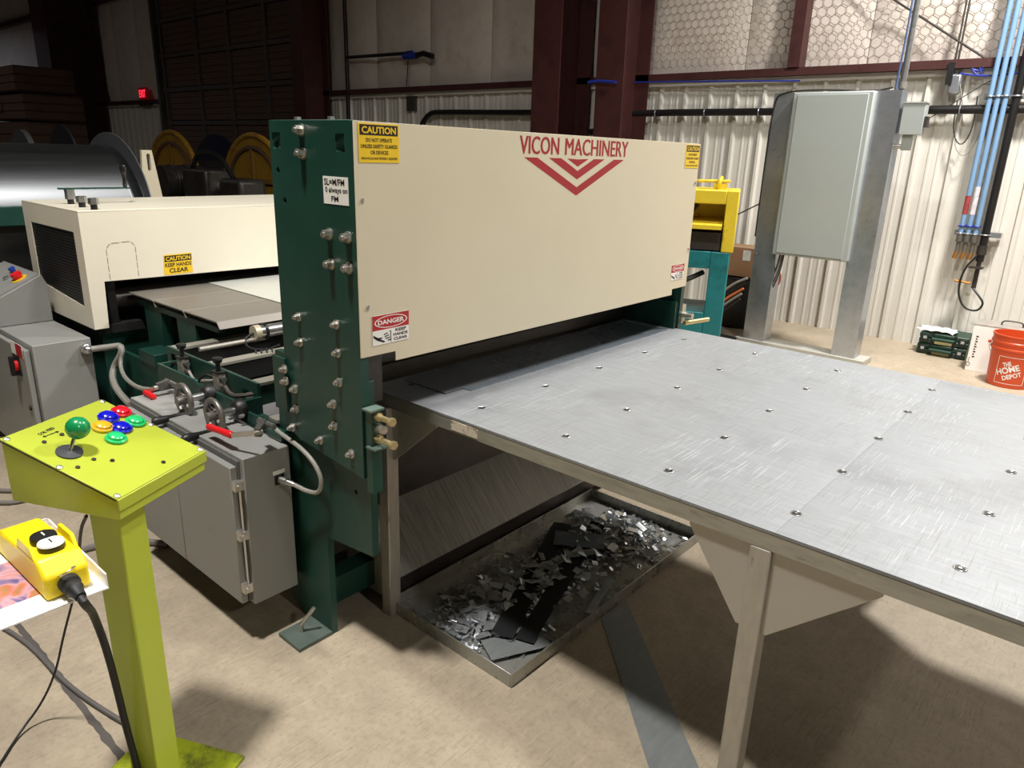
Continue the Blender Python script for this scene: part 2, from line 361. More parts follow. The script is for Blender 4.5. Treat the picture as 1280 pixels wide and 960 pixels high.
# floor joint with black sealant
pts = [onz(20, 778, 0), onz(70, 845, 0), onz(110, 893, 0), onz(156, 952, 0)]
jm = MB(); vs = []; d_ = (pts[-1]-pts[0]).normalized(); nrm = Vector((-d_.y, d_.x, 0)); L_ = (pts[-1]-pts[0]).length
for i in range(90):
    p = pts[0]+d_*(-.9+i*(L_+1.2)/89); w1 = .008+random.random()*.006; w2 = .008+random.random()*.006
    vs += [p+nrm*w1+Vector((0, 0, .0015)), p-nrm*w2+Vector((0, 0, .0015))]
jm.add(vs, [(2*i, 2*i+1, 2*i+3, 2*i+2) for i in range(89)]).build('sealed_joint', mat('joint_sealant', (84, 78, 74), .7), floor)

# ================================================================== THE SHEAR
XU = 1.215; YF = 1.615
shear = thing('sheet_metal_shear', 'green framed sheet metal shear with long cream front guard and red chevron mark', 'machine', (2.17, 1.85, 0))
def circ(c, r, n=14): return [(c[0]+r*math.cos(2*PI*i/n), c[1]+r*math.sin(2*PI*i/n)) for i in range(n)]
def rrect(x0, x1, y0, y1, r=.006, k=3):
    out = []
    for cx, cy, a0 in ((x1-r, y1-r, 0), (x0+r, y1-r, PI/2), (x0+r, y0+r, PI), (x1-r, y0+r, 1.5*PI)):
        out += [(cx+r*math.cos(a0+PI/2*i/k), cy+r*math.sin(a0+PI/2*i/k)) for i in range(k+1)]
    return out
def yz(x, y, X=XU): p = onx(x, y, X); return (p.y, p.z)
holes = []
for (xa, xb, ya, yb) in ((340, 350.5, 165, 185.5), (419, 431.5, 166.5, 190)):
    a = yz(xa, (ya+yb)/2); b = yz(xb, (ya+yb)/2); t = yz((xa+xb)/2, ya)[1]; u_ = yz((xa+xb)/2, yb)[1]
    holes.append(rrect(min(a[0], b[0]), max(a[0], b[0]), u_, t))
holes += [circ(yz(347.5, 212.5), .009), circ(yz(356, 250.5), .009)]
up = [(YF+.002, .702), (YF+.002, 1.719), (2.013, 1.721), (2.013, .60), (1.80, .60)]
up = [(YF+.002, .702), (YF+.002, 1.719), (2.013, 1.721), (2.013, .76), (1.95, .735)]
MB().plate(up, holes, 'x', XU, XU+.03).build('side_plate', GREEN, shear, bevel=.0012)
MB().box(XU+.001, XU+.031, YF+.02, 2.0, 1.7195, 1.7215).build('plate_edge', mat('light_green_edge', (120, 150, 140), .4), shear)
low = [(1.626, .419), (1.626, 1.0), (2.12, 1.0), (2.12, .05), (2.03, .0), (1.872, .0), (1.872, .392)]
MB().plate(low, [circ((1.70, .62), .008)], 'x', 1.245, 1.27).build('leg_plate', GREEN, shear, bevel=.001)
# far side frame
MB().prism([(YF+.002, .60), (YF+.002, 1.718), (2.013, 1.718), (2.013, .60)], 'x', 3.10, 3.13).build('side_plate', GREEN, shear, bevel=.001)
MB().prism(low, 'x', 3.075, 3.10).build('leg_plate', GREEN, shear)
# front guard with notched lower corners
g0 = [(XU+.001, 1.080), (1.343, 1.079), (1.343, 1.050), (3.0, 1.046), (3.0, 1.073), (3.131, 1.074), (3.131, 1.717), (XU+.001, 1.719)]
MB().prism(g0, 'y', YF-.002, YF+.001).build('front_guard', CREAM, shear, bevel=.0006)
MB().box(XU+.031, 3.10, YF+.002, YF+.05, 1.700, 1.718).build('guard_flange', CREAM, shear)
# inner beams
MB().box(1.275, 3.07, 1.94, 1.965, .885, 1.3).build('blade_beam', mat('beam_steel', (128, 118, 108), .5, .2, .15, 6, rgb2=(92, 84, 76), patch=(3, .5, .7)), shear)
MB().cyl((1.32, 1.94, 1.03), (1.32, 1.9395, 1.03), .012, 14).build('beam_hole', DARK, shear)
MB().box(1.275, 3.07, 1.915, 1.94, .885, .93).build('hold_down_bar', mat('worn_bar', (96, 88, 80), .4, .5, .2, 8), shear)
MB().box(1.275, 3.07, 1.66, 2.0, 1.25, 1.29).build('upper_beam', GREEN, shear)
MB().box(1.275, 3.07, 1.97, 2.01, 1.3, 1.7).build('back_beam', GREEN, shear)
MB().box(1.275, 3.07, 1.95, 2.1, .60, .868).build('bed', DARKST, shear)
MB().box(1.262, 1.36, 1.70, 1.715, .90, 1.20).build('end_shield', mat('grey_shield', (88, 82, 78), .5, .4, .15), shear)
# lower cross members
MB().box(1.27, 3.075, 1.95, 2.03, .055, .16).build('cross_member', GREEN, shear)
MB().box(1.27, 3.075, 2.03, 2.06, .2, .6).build('rear_panel', DARKST, shear)
# discharge chute
chl = ony(525, 712, 1.84); 
ch = MB().add([(1.50, 1.84, .115), (3.02, 1.84, .115), (3.02, 2.45, .80), (1.50, 2.45, .80), (1.50, 1.845, .108), (3.02, 1.845, .108), (3.02, 2.455, .79), (1.50, 2.455, .79)],
    [(0, 1, 2, 3), (7, 6, 5, 4), (0, 4, 5, 1), (1, 5, 6, 2), (2, 6, 7, 3), (3, 7, 4, 0)]).build('discharge_chute', CHUTE, shear)
MB().prism([(1.845, .02), (1.845, .108), (2.12, .42), (2.12, .02)], 'x', 1.50, 1.506).build('chute_end', LEGM, shear)
MB().box(1.506, 3.02, 1.845, 1.85, .05, .107).build('chute_lip', DARKST, shear)
# hexagon bolts on the side plate, long washers below the lit heads
bm_ = MB(); bm_.cyl((0, 0, 0), (-.004, 0, 0), .0145, 16); bm_.cyl((-.004, 0, 0), (-.016, 0, 0), .0098, 6); bm_.cyl((-.016, 0, 0), (-.022, 0, 0), .0058, 10)
BOLT = bm_.mesh('bolt', ZINC)
bt = MB(); bt.cyl((0, 0, 0), (-.004, 0, 0), .017, 16); bt.cyl((-.004, 0, 0), (-.022, 0, 0), .0125, 6); bt.cyl((-.022, 0, 0), (-.027, 0, 0), .007, 10)
BOLTB = bt.mesh('bolt', ZINC)
for k, p in enumerate([(377, 162.5), (378.8, 191.8), (412, 292.5), (435.5, 296.8), (414.5, 330), (437, 335), (373.8, 396), (421, 405.5), (376, 427.5), (423, 441), (425, 477.5), (369.5, 486), (417.5, 505), (370.8, 511), (418.8, 532), (366.5, 534), (401, 550), (440, 567)]):
    q = onx(*p, XU); share('bolt', BOLTB if k < 6 else BOLT, shear, (XU, q.y, q.z), (random.random()*2, 0, 0))
for p in ((372, 148), (414, 149)):
    q = onx(*p, XU+.015); MB().cyl((XU+.015, q.y, 1.72), (XU+.015, q.y, 1.73), .01, 6).build('top_bolt', ZINC, shear)
for p in ((453, 250), (460, 384)):
    q = ony(*p, YF); MB().lathe([(.0001, -.001), (.007, -.001), (.006, .003), (.0001, .005)], (q.x, YF-.002, q.z), (0, -1, 0), 10).build('guard_screw', ZINC, shear)
for zz in (1.25, 1.55): MB().cyl((3.118, YF-.002, zz), (3.118, YF-.007, zz), .007, 8).build('guard_screw', ZINC, shear)
# adjusting bracket with three bolts beside the table corner
MB().box(1.222, 1.258, 1.582, 1.612, .66, .925).build('adjuster_bracket', GREEN, shear, bevel=.001)
MB().box(1.212, 1.263, 1.572, 1.612, .925, .931).build('bracket_cap', mat('pale_green_edge', (90, 108, 98), .4), shear)
MB().box(1.212, 1.263, 1.555, 1.6, .81, .815).build('bracket_shelf', MATS['pale_green_edge'], shear)
for zz, L_, mt_ in ((.907, .075, BRASS), (.872, .035, ZINC), (.837, .08, BRASS)):
    b_ = MB(); b_.cyl((1.241, 1.582, zz), (1.241, 1.582-.016, zz), .0135, 6); b_.cyl((1.241, 1.582-.016, zz), (1.241, 1.582-L_+.012, zz), .009, 12); b_.cyl((1.241, 1.582-L_+.012, zz), (1.241, 1.582-L_, zz), .0135, 6)
    b_.build('adjusting_bolt', mt_, shear)
# far end adjuster and pin
MB().box(3.13, 3.17, 1.62, 1.66, .89, .98).build('adjuster_bracket', ZINC, shear)
MB().cyl((3.15, 1.64, .93), (3.15, 1.57, .93), .014, 10).build('adjusting_bolt', ZINC, shear)
MB().cyl((3.13, 1.60, .895), (3.30, 1.56, .895), .011, 10).build('adjusting_bolt', BRASS, shear)
# foot pad with anchor rod
MB().box(1.11, 1.245, 1.87, 2.0, 0, .016).build('foot_pad', mat('worn_green_grey', (92, 104, 96), .5, .2, .2), shear, bevel=.002)
q = Vector((1.17, 1.945, .016))
MB().tube([q, q+Vector((0, 0, .03)), q+Vector((.035, -.03, .095))], .007, 8).build('anchor_rod', ZINC, shear)
# small lug plate bolted at the rear edge
MB().box(1.205, 1.214, 2.0, 2.07, .82, 1.0).build('lug_plate', GREEN, shear)
for p in ((356.5, 461), (358, 476)):
    q = onx(*p, 1.205); share('bolt', BOLT, shear, (1.205, q.y, q.z))

# ---- decals on the shear (thin printed stickers)
def decal(parent, corners, mt_, name, th=.0012, r=None):
    """corners: lower-left, lower-right, upper-right, upper-left"""
    a, b, c, d = [Vector(v) for v in corners]; n = (b-a).cross(d-a).normalized()*th
    return MB().add([a, b, c, d, a+n, b+n, c+n, d+n], [(3, 2, 1, 0), (4, 5, 6, 7), (0, 1, 5, 4), (1, 2, 6, 5), (2, 3, 7, 6), (3, 0, 4, 7)]).build(name, mt_, parent), n
def frame_of(corners):
    a, b, c, d = [Vector(v) for v in corners]; return a, (b-a), (d-a)
def letter(parent, corners, lines, mt_, name='lettering', lift=.0016, bold=.02):
    """lines: (text, u0, u1, v0, v1) in sticker fractions"""
    a, U, V = frame_of(corners); n = U.cross(V).normalized(); mb = MB()
    for t, u0, u1, v0, v1 in lines:
        mb.text(t, a+U*u0+V*v0+n*lift, U, V, U.length*(u1-u0), V.length*(v1-v0), bold, th=0)
    return mb.build(name, mt_, parent, fix=False)
def band(parent, corners, u0, u1, v0, v1, mt_, name, lift=.0013):
    a, U, V = frame_of(corners); n = U.cross(V).normalized()*lift
    p = [a+U*u+V*v+n for u, v in ((u0, v0), (u1, v0), (u1, v1), (u0, v1))]
    return MB().add(p, [(0, 1, 2, 3)]).build(name, mt_, parent, fix=False)
def guard_rect(xa, ya, xb, yb):
    p = ony(xa, yb, YF-.002); q = ony(xb, ya, YF-.002); y = YF-.0022
    return [(p.x, y, p.z), (q.x, y, p.z), (q.x, y, q.z), (p.x, y, q.z)]
def caution(cn, lines):
    d_, _ = decal(shear, cn, DECY, 'caution_decal'); d_['label'] = 'yellow and black caution sticker'
    band(d_, cn, .03, .97, .70, .97, DECB, 'header_band'); letter(d_, cn, [('CAUTION', .08, .92, .745, .925)], DECY, 'header_lettering', .0018, .03)
    letter(d_, cn, lines, DECB)
L4 = [('DO NOT OPERATE', .18, .82, .53, .63), ('UNLESS SAFETY GUARDS', .05, .95, .37, .47), ('OR DEVICES', .28, .72, .21, .31), ('ARE IN PLACE AND PROPERLY ADJUSTED', .05, .95, .06, .14)]
caution(guard_rect(448.5, 156.5, 498, 203), L4)
p = ony(855, 210, YF); q = ony(874.5, 182, YF); y = YF-.0022
caution([(p.x, y, p.z), (q.x, y, p.z), (q.x, y, q.z+.001), (p.x, y, q.z+.001)], L4)
def danger(cn):
    d_, _ = decal(shear, cn, WHITE, 'danger_decal'); d_['label'] = 'red and white danger sticker with pinched hand sign'
    band(d_, cn, 0, 1, .5, 1, DECR, 'header_band')
    a, U, V = frame_of(cn); n = U.cross(V).normalized()
    rg = MB(); k = 28; o_ = [a+U*(.5+.45*math.cos(2*PI*i/k))+V*(.75+.21*math.sin(2*PI*i/k))+n*.0016 for i in range(k)]; i_ = [a+U*(.5+.42*math.cos(2*PI*i/k))+V*(.75+.185*math.sin(2*PI*i/k))+n*.0016 for i in range(k)]
    rg.add(o_+i_, [(i, (i+1) % k, k+(i+1) % k, k+i) for i in range(k)]).build('oval_ring', WHITE, d_, fix=False)
    letter(d_, cn, [('DANGER', .14, .86, .67, .83)], WHITE, 'header_lettering', .0018, .03)
    letter(d_, cn, [('KEEP', .62, .92, .36, .46), ('HANDS', .56, .96, .21, .31), ('CLEAR', .57, .95, .06, .16)], DECB, bold=.03)
    hnd = MB()
    for poly in ([(.02, .36), (.14, .25), (.26, .24), (.26, .20), (.13, .20), (.02, .28)], [(.02, .28), (.12, .16), (.3, .05), (.34, .08), (.2, .2)], [(.3, .34), (.4, .38), (.41, .35), (.31, .3)], [(.32, .27), (.44, .3), (.45, .27), (.32, .23)], [(.34, .2), (.46, .22), (.46, .18), (.34, .16)], [(.4, .13), (.5, .14), (.5, .1), (.4, .09)], [(.44, .42), (.5, .42), (.5, .04), (.48, .04), (.48, .38)]):
        hnd.add([a+U*u+V*v+n*.0016 for u, v in poly], [list(range(len(poly)))])
    hnd.build('hand_pictogram', DECB, d_, fix=False)
danger([(ony(x_, y_, YF-.002).x, YF-.0022, ony(x_, y_, YF-.002).z) for x_, y_ in ((465.7, 433), (510.7, 423), (510, 387.5), (465, 396))])
danger(guard_rect(838, 329, 855.5, 351))
# handwritten note on the side plate
cn = [(XU-.0002, *yz(405.5, 254)), (XU-.0002, *yz(436.5, 255)), (XU-.0002, *yz(435.3, 222)), (XU-.0002, *yz(403.8, 221))]
cn = [Vector(c) for c in cn]; cn[1].z = cn[0].z; cn[2].y = cn[1].y; cn[3].y = cn[0].y; cn[3].z = cn[2].z
d_, _ = decal(shear, cn, WHITE, 'note_sticker'); d_['label'] = 'white sticker with handwritten black marker note'
letter(d_, cn, [('SL=M/FM', .05, .86, .68, .92), ('0 always on', .08, .97, .36, .62), ('FM', .32, .60, .10, .30)], DECB, 'handwriting', bold=.025)
# maker's name and chevrons
zt = ony(650, 169, YF).z; zb = ony(650, 192, YF).z
for word, xa, xb in (('VICON', 648.6, 698), ('MACHINERY', 705.5, 784)):
    pa = ony(xa, 191, YF).x; pb = ony(xb, 195, YF).x; lt = MB()
    for k in (-1, 0, 1): lt.text(word, (pa+.0018+k*.0018, YF-.0026-.00005*k, zb), (1, 0, 0), (0, 0, 1), pb-pa-.0036, zt-zb, .0, th=0)
    lt.build('maker_word', LOGOR, shear, fix=False)
def xz(x, y): q = ony(x, y, YF); return (q.x, q.z)
cv = MB()
xl, zl = xz(654.5, 196.5); xr, _ = xz(779, 202); xt, zt = xz(719, 244.5); xc = (xl+xr)/2; zl = zl-.0
def vee(hw_, top, t, tip):
    pts = [(xc-hw_, top), (xc, tip), (xc+hw_, top), (xc+hw_-t, top), (xc, tip+t*(top-tip)/hw_), (xc-hw_+t, top)]
    cv.add([(x_, YF-.0024, z_) for x_, z_ in pts], [(0, 1, 4, 5), (1, 2, 3, 4)])
H_ = (xr-xl)/2; sl = (zl-zt)/H_
vee(H_, zl, H_*.23, zt); h2 = H_*.56; vee(h2, zl, H_*.23, zl-h2*sl)
h3 = H_*.215; cv.add([(xc-h3, YF-.0024, zl), (xc, YF-.0024, zl-h3*sl), (xc+h3, YF-.0024, zl), (xc, YF-.0024, zl-.04*h3)], [(0, 1, 3), (1, 2, 3)])
cv.build('maker_chevron', LOGOR, shear, fix=False)

# ================================================================== OUTFEED TABLE
TX0, TX1, TY0, TY1, TZ = 1.465, 3.10, -.62, 1.912, .87
SX = [1.59, 1.918, 2.251, 2.587, 2.926]; SY = [1.826, 1.488, 1.151, .812, .476, .14, -.197, -.534]
tbl = thing('outfeed_table', 'long scuffed aluminium outfeed table with countersunk screws', 'table', (2.28, .65, 0))
for ya, yb, tm in ((.4762, TY1, TABLE), (TY0, .4760, TABLE2)):
    MB().box(TX0, TX1, ya, yb, TZ-.008, TZ).build('top_plate', tm, tbl, bevel=.0004)
for xa in (TX0+.001, TX1-.041): MB().box(xa, xa+.04, TY0, TY1, TZ-.05, TZ-.0082).build('apron', TABLE_EDGE, tbl, bevel=.0015)
for ya in (TY0, TY1-.05): MB().box(TX0+.041, TX1-.041, ya, ya+.04, TZ-.05, TZ-.0082).build('apron', TABLE_EDGE, tbl)
for ya in (.456, .98, 1.45): MB().box(TX0+.041, TX1-.041, ya, ya+.04, TZ-.05, TZ-.0082).build('cross_bar', TABLE_EDGE, tbl)
sc_ = MB(); sc_.lathe([(.0001, .0004), (.013, .0004), (.0135, .0012), (.0128, .0016), (.0118, .0006), (.0001, .0006)], (0, 0, 0), (0, 0, 1), 18)
SCR = sc_.mesh('screw', STEEL)
sk = MB().cyl((0, 0, .0007), (0, 0, .0012), .0105, 16); SOCK = sk.mesh('screw_recess', mat('screw_recess', (40, 38, 36), .5, .5))
sp = MB().cyl((-.0015, 0, .0012), (-.0015, 0, .003), .004, 6); SPT = sp.mesh('screw_core', STEEL)
for x in SX:
    for y in SY:
        s_ = share('screw', SCR, tbl, (x, y, TZ)); 
        for me in (SOCK, SPT):
            c = bpy.data.objects.new(me.name, me); COL.objects.link(c); c.parent = s_; c.location = (0, 0, 0)
LW = .05
for (x, y) in ((TX0, .478), (TX0-.012, 1.80), (TX1-LW, .478), (TX1-LW, 1.80), (TX0, -.6), (TX1-LW, -.6)):
    MB().box(x, x+LW, y, y+LW, 0, TZ-.05).build('leg', LEGM, tbl, bevel=.004)
for x in (TX0+.012, TX1-.018):
    for y, sgn, wd, ht in ((.478, -1, .478-onx(1105, 743, 1.48).y, .22), (.528, 1, onx(863, 652, 1.48).y-.528, .22), (1.80, -1, .22, .19)):
        MB().prism([(y, TZ-.05), (y+sgn*wd, TZ-.05), (y+sgn*wd, TZ-.062), (y+sgn*.012, TZ-.05-ht), (y, TZ-.05-ht)], 'x', x, x+.006).build('gusset', mat('gusset_plate', (172, 168, 158), .42, .35, .06, 4, rgb2=(120, 112, 100), patch=(6, .66, .74)), tbl)
a = onx(564, 527, TX0); b = onx(597, 541, TX0)
st_ = MB().box(TX0-.0016, TX0+.0012, b.y, a.y, TZ-.042, TZ-.012).build('worn_label', mat('worn_label', (206, 196, 178), .6, 0, .1, 30, rgb2=(122, 96, 70), patch=(30, .5, .6)), tbl)

# sheet just cut, lying on the table
sh0 = onz(589, 489, TZ)
sheet = MB().box(sh0.x, 3.03, sh0.y, 1.90, TZ+.001, TZ+.0026).build('steel_sheet', SHEET, None, base=(2.3, 1.8, TZ))
tag(sheet, 'thin bluish steel sheet lying on the table under the guard', 'steel sheet')
sh1 = onz(553, 489, TZ+.0035)
s2 = MB().box(1.60, 1.86, sh0.y+.035, 1.88, TZ+.0028, TZ+.0042).build('steel_sheet', mat('smoky_sheet', (140, 146, 152), .3, .6, .06), None, base=(1.7, 1.8, TZ))
tag(s2, 'small dark sheet offcut at the left end of the cutting slot', 'steel sheet')

# ================================================================== SCRAP PAN
PX0, PX1, PY0, PY1 = 1.478, 2.783, 1.23, 1.835
pan = thing('scrap_pan', 'shallow galvanised scrap pan on the floor under the table', 'pan', (2.13, 1.53, 0))
MB().box(PX0, PX1, PY0, PY1, .001, .004).build('pan_bottom', PANM, pan)
for (x0, x1, y0, y1) in ((PX0, PX1, PY0, PY0+.004), (PX0, PX1, PY1-.004, PY1), (PX0, PX0+.004, PY0+.005, PY1-.005), (PX1-.004, PX1, PY0+.005, PY1-.005)):
    MB().box(x0, x1, y0, y1, .004, .052).build('pan_wall', PANM, pan, bevel=.001)
def strip(name, a, b, wd, z, mt_, label, th=.0012):
    a = Vector((*a, z)); b = Vector((*b, z)); mb = MB().beam(a, b, wd, th)
    o = mb.build(name, mt_, None, base=((a.x+b.x)/2, (a.y+b.y)/2, z)); return tag(o, label, 'metal strip')
DKS = mat('oiled_dark_strip', (70, 72, 74), .3, .7, .1, 6)
strip('metal_strip', (1.66, 1.33), (2.55, 1.63), .07, .030, DKS, 'long dark steel strip lying diagonally on scrap in the pan, nearer of two')
strip('metal_strip', (1.62, 1.40), (2.42, 1.74), .085, .034, DKS, 'long dark steel strip in the scrap pan, the one nearer the chute')
strip('metal_strip', (2.28, 1.68), (2.40, 1.50), .12, .043, SHEET, 'pale bent steel strip across the far end of the scrap pan')
strip('metal_strip', (1.95, 1.26), (2.2, 1.33), .03, .028, SCRAPM, 'short bright steel sliver by the near wall of the scrap pan')
strip('metal_strip', (1.54, 1.40), (1.74, 1.30), .11, .020, STRIPM, 'flat grey sheet offcut at the near left end of the scrap pan')
# individual offcuts (largest, in view) and the uncountable rest
def heap(x, y):
    return .006+.020*math.exp(-((x-1.95)**2/.25+(y-1.55)**2/.03))+.022*math.exp(-((x-2.55)**2/.04+(y-1.50)**2/.03))
def spot():
    k = random.random()
    if k < .5: c, s = (1.95, 1.56), (.24, .085)
    elif k < .82: c, s = (2.55, 1.52), (.10, .11)
    else: c, s = (1.70, 1.52), (.08, .09)
    x = min(max(random.gauss(c[0], s[0]), PX0+.05), PX1-.05); y = min(max(random.gauss(c[1], s[1]), PY0+.05), PY1-.06); return x, y
OFFC = []
for k in range(6):
    a, b = random.uniform(.012, .026), random.uniform(.008, .02); sk_ = random.uniform(-.006, .006); h = random.uniform(-.004, .004)
    vs = [(-a, -b, 0), (a, -b+sk_, h), (a-sk_, b, 0), (-a+sk_, b, -h)]
    OFFC.append(MB().add(vs+[(x, y, z+.0012) for x, y, z in vs], [(3, 2, 1, 0), (4, 5, 6, 7), (0, 1, 5, 4), (1, 2, 6, 5), (2, 3, 7, 6), (3, 0, 4, 7)]).mesh('metal_offcut', SCRAPM))
for k in range(170):
    x, y = spot(); o = bpy.data.objects.new('metal_offcut', OFFC[k % 6]); COL.objects.link(o)
    o.location = (x, y, heap(x, y)+random.uniform(.008, .018)); o.rotation_euler = (random.gauss(0, .22), random.gauss(0, .22), random.random()*6.3)
    tag(o, 'small loose sheet metal offcut in the scrap pan', 'metal offcut', 'loose offcuts in the scrap pan')
rest = MB()
for k in range(2600):
    x, y = spot(); a, b = random.uniform(.004, .016), random.uniform(.003, .010)
    M_ = Matrix.Translation((x, y, heap(x, y)*random.random()+.006)) @ Matrix.Rotation(random.random()*6.3, 4, 'Z') @ Matrix.Rotation(random.gauss(0, .35), 4, 'X') @ Matrix.Rotation(random.gauss(0, .35), 4, 'Y')
    vs = [(-a, -b, 0), (a, -b, 0), (a, b, 0), (-a, b, 0)]; n0 = len(rest.v)
    rest.add(vs+[(u, v, .0009) for u, v, _ in vs], [(3, 2, 1, 0), (4, 5, 6, 7), (0, 1, 5, 4), (1, 2, 6, 5), (2, 3, 7, 6), (3, 0, 4, 7)]); rest.xf(M_, n0)
ro = rest.build('fine_metal_scrap', SCRAPM, None, base=(2.1, 1.5, .006), fix=False); ro['kind'] = 'stuff'; tag(ro, 'fine glittering metal scrap heaped in the pan', 'metal scrap')
# long strip lying on the floor
c = [(2.051, 1.224), (2.16, 1.224), (2.183, 1.179), (1.614, .617), (1.42, .43), (1.318, .54), (1.512, .727)]
fs_ = MB().prism([(1.985, 1.224), (2.155, 1.224), (1.42, .43), (1.318, .54)], 'z', .0006, .0022).build('metal_strip', STRIPM, None, base=(1.8, .9, 0))
tag(fs_, 'long flat grey steel strip lying on the concrete below the table', 'metal strip')

# ================================================================== LEVELLER WITH CREAM HOOD
HX0, HX1, HY0, HY1 = 1.30, 3.04, 3.90, 4.72
lev = thing('sheet_leveller', 'green based sheet leveller under a long cream hood with black side grille', 'machine', (2.17, 4.3, 0))
MB().prism([(HX0, .737), (1.368, .737), (1.376, .974), (HX1, .955), (HX1, 1.322), (HX0, 1.314)], 'y', HY0, HY0+.004).build('hood_front', CREAM2, lev)
gr0, gr1, gz0, gz1 = 3.995, 4.62, .84, 1.215
MB().plate([(HY0+.004, .737), (HY1, .737), (HY1, 1.314), (HY0+.004, 1.314)], [[(gr0, gz0), (gr1, gz0+.05), (gr1, gz1), (gr0, gz1)]], 'x', HX0, HX0+.004).build('hood_side', CREAM2, lev)
MB().box(HX0, HX1, HY0, HY1, 1.314, 1.323).build('hood_top', CREAM2, lev, bevel=.003)
MB().box(HX1-.004, HX1, HY0+.004, HY1, .737, 1.314).build('hood_side', CREAM2, lev)
MB().box(HX0+.004, HX1-.004, HY1-.004, HY1, .95, 1.314).build('hood_back', CREAM2, lev)
gl = MB()
for i in range(26): z = gz0-.005+i*(gz1-gz0+.01)/25; gl.box(HX0+.006, HX0+.010, gr0-.01, gr1+.01, z, z+.009)
for i in range(34): y = gr0-.008+i*(gr1-gr0+.012)/33; gl.box(HX0+.007, HX0+.0095, y, y+.008, gz0-.01, gz1+.01)
g_ = gl.build('side_grille', mat('grille_black', (30, 29, 29), .5), lev, fix=False); g_['kind'] = 'stuff'
MB().box(HX0+.02, HX0+.024, gr0-.03, gr1+.03, gz0-.03, gz1+.03).build('grille_backing', DARK, lev)
MB().box(HX0+.05, HX1-.05, HY0+.06, HY1-.02, .0, .70).build('base', GREEN, lev, bevel=.003)
MB().box(HX0+.03, HX1-.03, HY0+.03, HY1-.01, .70, .745).build('base_shadow_gap', DARK, lev)  # dark block, paints the shade between base and hood
for k in range(4): MB().cyl((1.42, HY0+.12+k*.15, .86+.0*k), (HX1-.1, HY0+.12+k*.15, .86), .055, 16).build('roller', DARKST, lev)
for k in range(4): MB().cyl((1.42, HY0+.12+k*.15, 1.0), (HX1-.1, HY0+.12+k*.15, 1.0), .055, 16).build('roller', DARKST, lev)
MB().box(1.40, 1.44, HY0+.05, HY1-.05, .745, 1.28).build('roller_frame', BLACK, lev)
# dashed knockout on the hood and caution decal
ds = MB(); kz = .965
path = [(1.405, .976), (1.405, 1.135), (1.425, 1.16), (1.525, 1.165), (1.545, 1.14), (1.545, .98)]
for a, b in zip(path, path[1:]):
    a = Vector((a[0], 0, a[1])); b = Vector((b[0], 0, b[1])); n = max(1, int((b-a).length/.035))
    for i in range(n):
        p = a.lerp(b, (i+.12)/n); q = a.lerp(b, (i+.88)/n); ds.beam((p.x, HY0-.0004, p.z), (q.x, HY0-.0004, q.z), .001, .003, (0, 1, 0))
ds.build('knockout_outline', DARK, lev)
cn = [(ony(x_, y_, HY0).x, HY0-.0003, ony(x_, y_, HY0).z) for x_, y_ in ((205.5, 344), (241, 340), (239, 315.5), (204, 319))]
d_, _ = decal(lev, cn, DECY, 'caution_decal'); d_['label'] = 'yellow and black caution sticker'
band(d_, cn, .03, .97, .64, .95, DECB, 'header_band'); letter(d_, cn, [('CAUTION', .07, .93, .69, .90)], DECY, 'header_lettering', .0018, .03)
letter(d_, cn, [('KEEP HANDS', .04, .96, .38, .58), ('CLEAR', .18, .84, .08, .31)], DECB, bold=.03)
# crank and knobs on the hood top
ZT = 1.323
for i, (p, hh) in enumerate([((89, 255), .075), ((103, 259), .055), ((118, 262), .055)]):
    q = onz(*p, ZT); kb = MB(); kb.cyl((q.x, q.y, ZT), (q.x, q.y, ZT+.025), .016, 14); kb.build('knob_shaft', BLACK, lev)
    MB().cyl((q.x, q.y, ZT+.025), (q.x, q.y, ZT+hh), .024, 6).build('hex_knob', STEEL, lev)
    if i == 0:
        MB().box(q.x-.05, q.x+.30, q.y-.014, q.y+.014, ZT+hh, ZT+hh+.008).build('crank_arm', GREEN, lev)
        MB().lathe([(.008, 0), (.013, .012), (.009, .04), (.014, .075), (.019, .1), (.012, .118), (.0001, .12)], (q.x+.285, q.y, ZT+hh+.008), (0, 0, 1), 16).build('crank_handle', mat('polished_dark', (70, 70, 70), .2, .8), lev)

# run-out plates between leveller and shear
run = thing('infeed_plates', 'three folded grey steel plates bridging the leveller hood and the shear', 'plate table', (2.1, 3.5, 0))
RZ = .90
for ya, yb in ((3.66, 3.95), (3.34, 3.65), (3.02, 3.33)):
    MB().add([(1.50, ya, RZ), (2.95, ya, RZ), (2.95, yb, RZ), (1.50, yb, RZ), (1.50, ya-.025, RZ-.03), (2.95, ya-.025, RZ-.03), (1.50, ya, RZ-.006), (2.95, ya, RZ-.006), (2.95, yb, RZ-.006), (1.50, yb, RZ-.006), (1.50, ya-.022, RZ-.034), (2.95, ya-.022, RZ-.034)],
        [(0, 1, 2, 3), (0, 4, 5, 1), (9, 8, 7, 6), (6, 7, 11, 10), (3, 9, 6, 0), (0, 6, 10, 4), (1, 5, 11, 7), (1, 7, 8, 2), (2, 8, 9, 3), (4, 10, 11, 5)]).build('plate', mat('grey_plate', (128, 122, 114), .45, .3, .08, 5), run, fix=False)
MB().box(1.52, 1.56, 3.05, 3.88, RZ-.06, RZ-.035).build('side_rail', GREEN, run); MB().box(2.88, 2.92, 3.05, 3.88, RZ-.06, RZ-.035).build('side_rail', GREEN, run)
for (x, y) in ((1.52, 3.66), (1.52, 3.30), (2.86, 3.66), (2.86, 3.30)): MB().prism([(y, 0), (y+.11, 0), (y+.16, RZ-.06), (y-.03, RZ-.06)], 'x', x, x+.05).build('leg', GREEN, run)
a = onz(250, 348, RZ+.004); b = onz(344, 377, RZ+.004); c_ = onz(277, 358, RZ+.004)
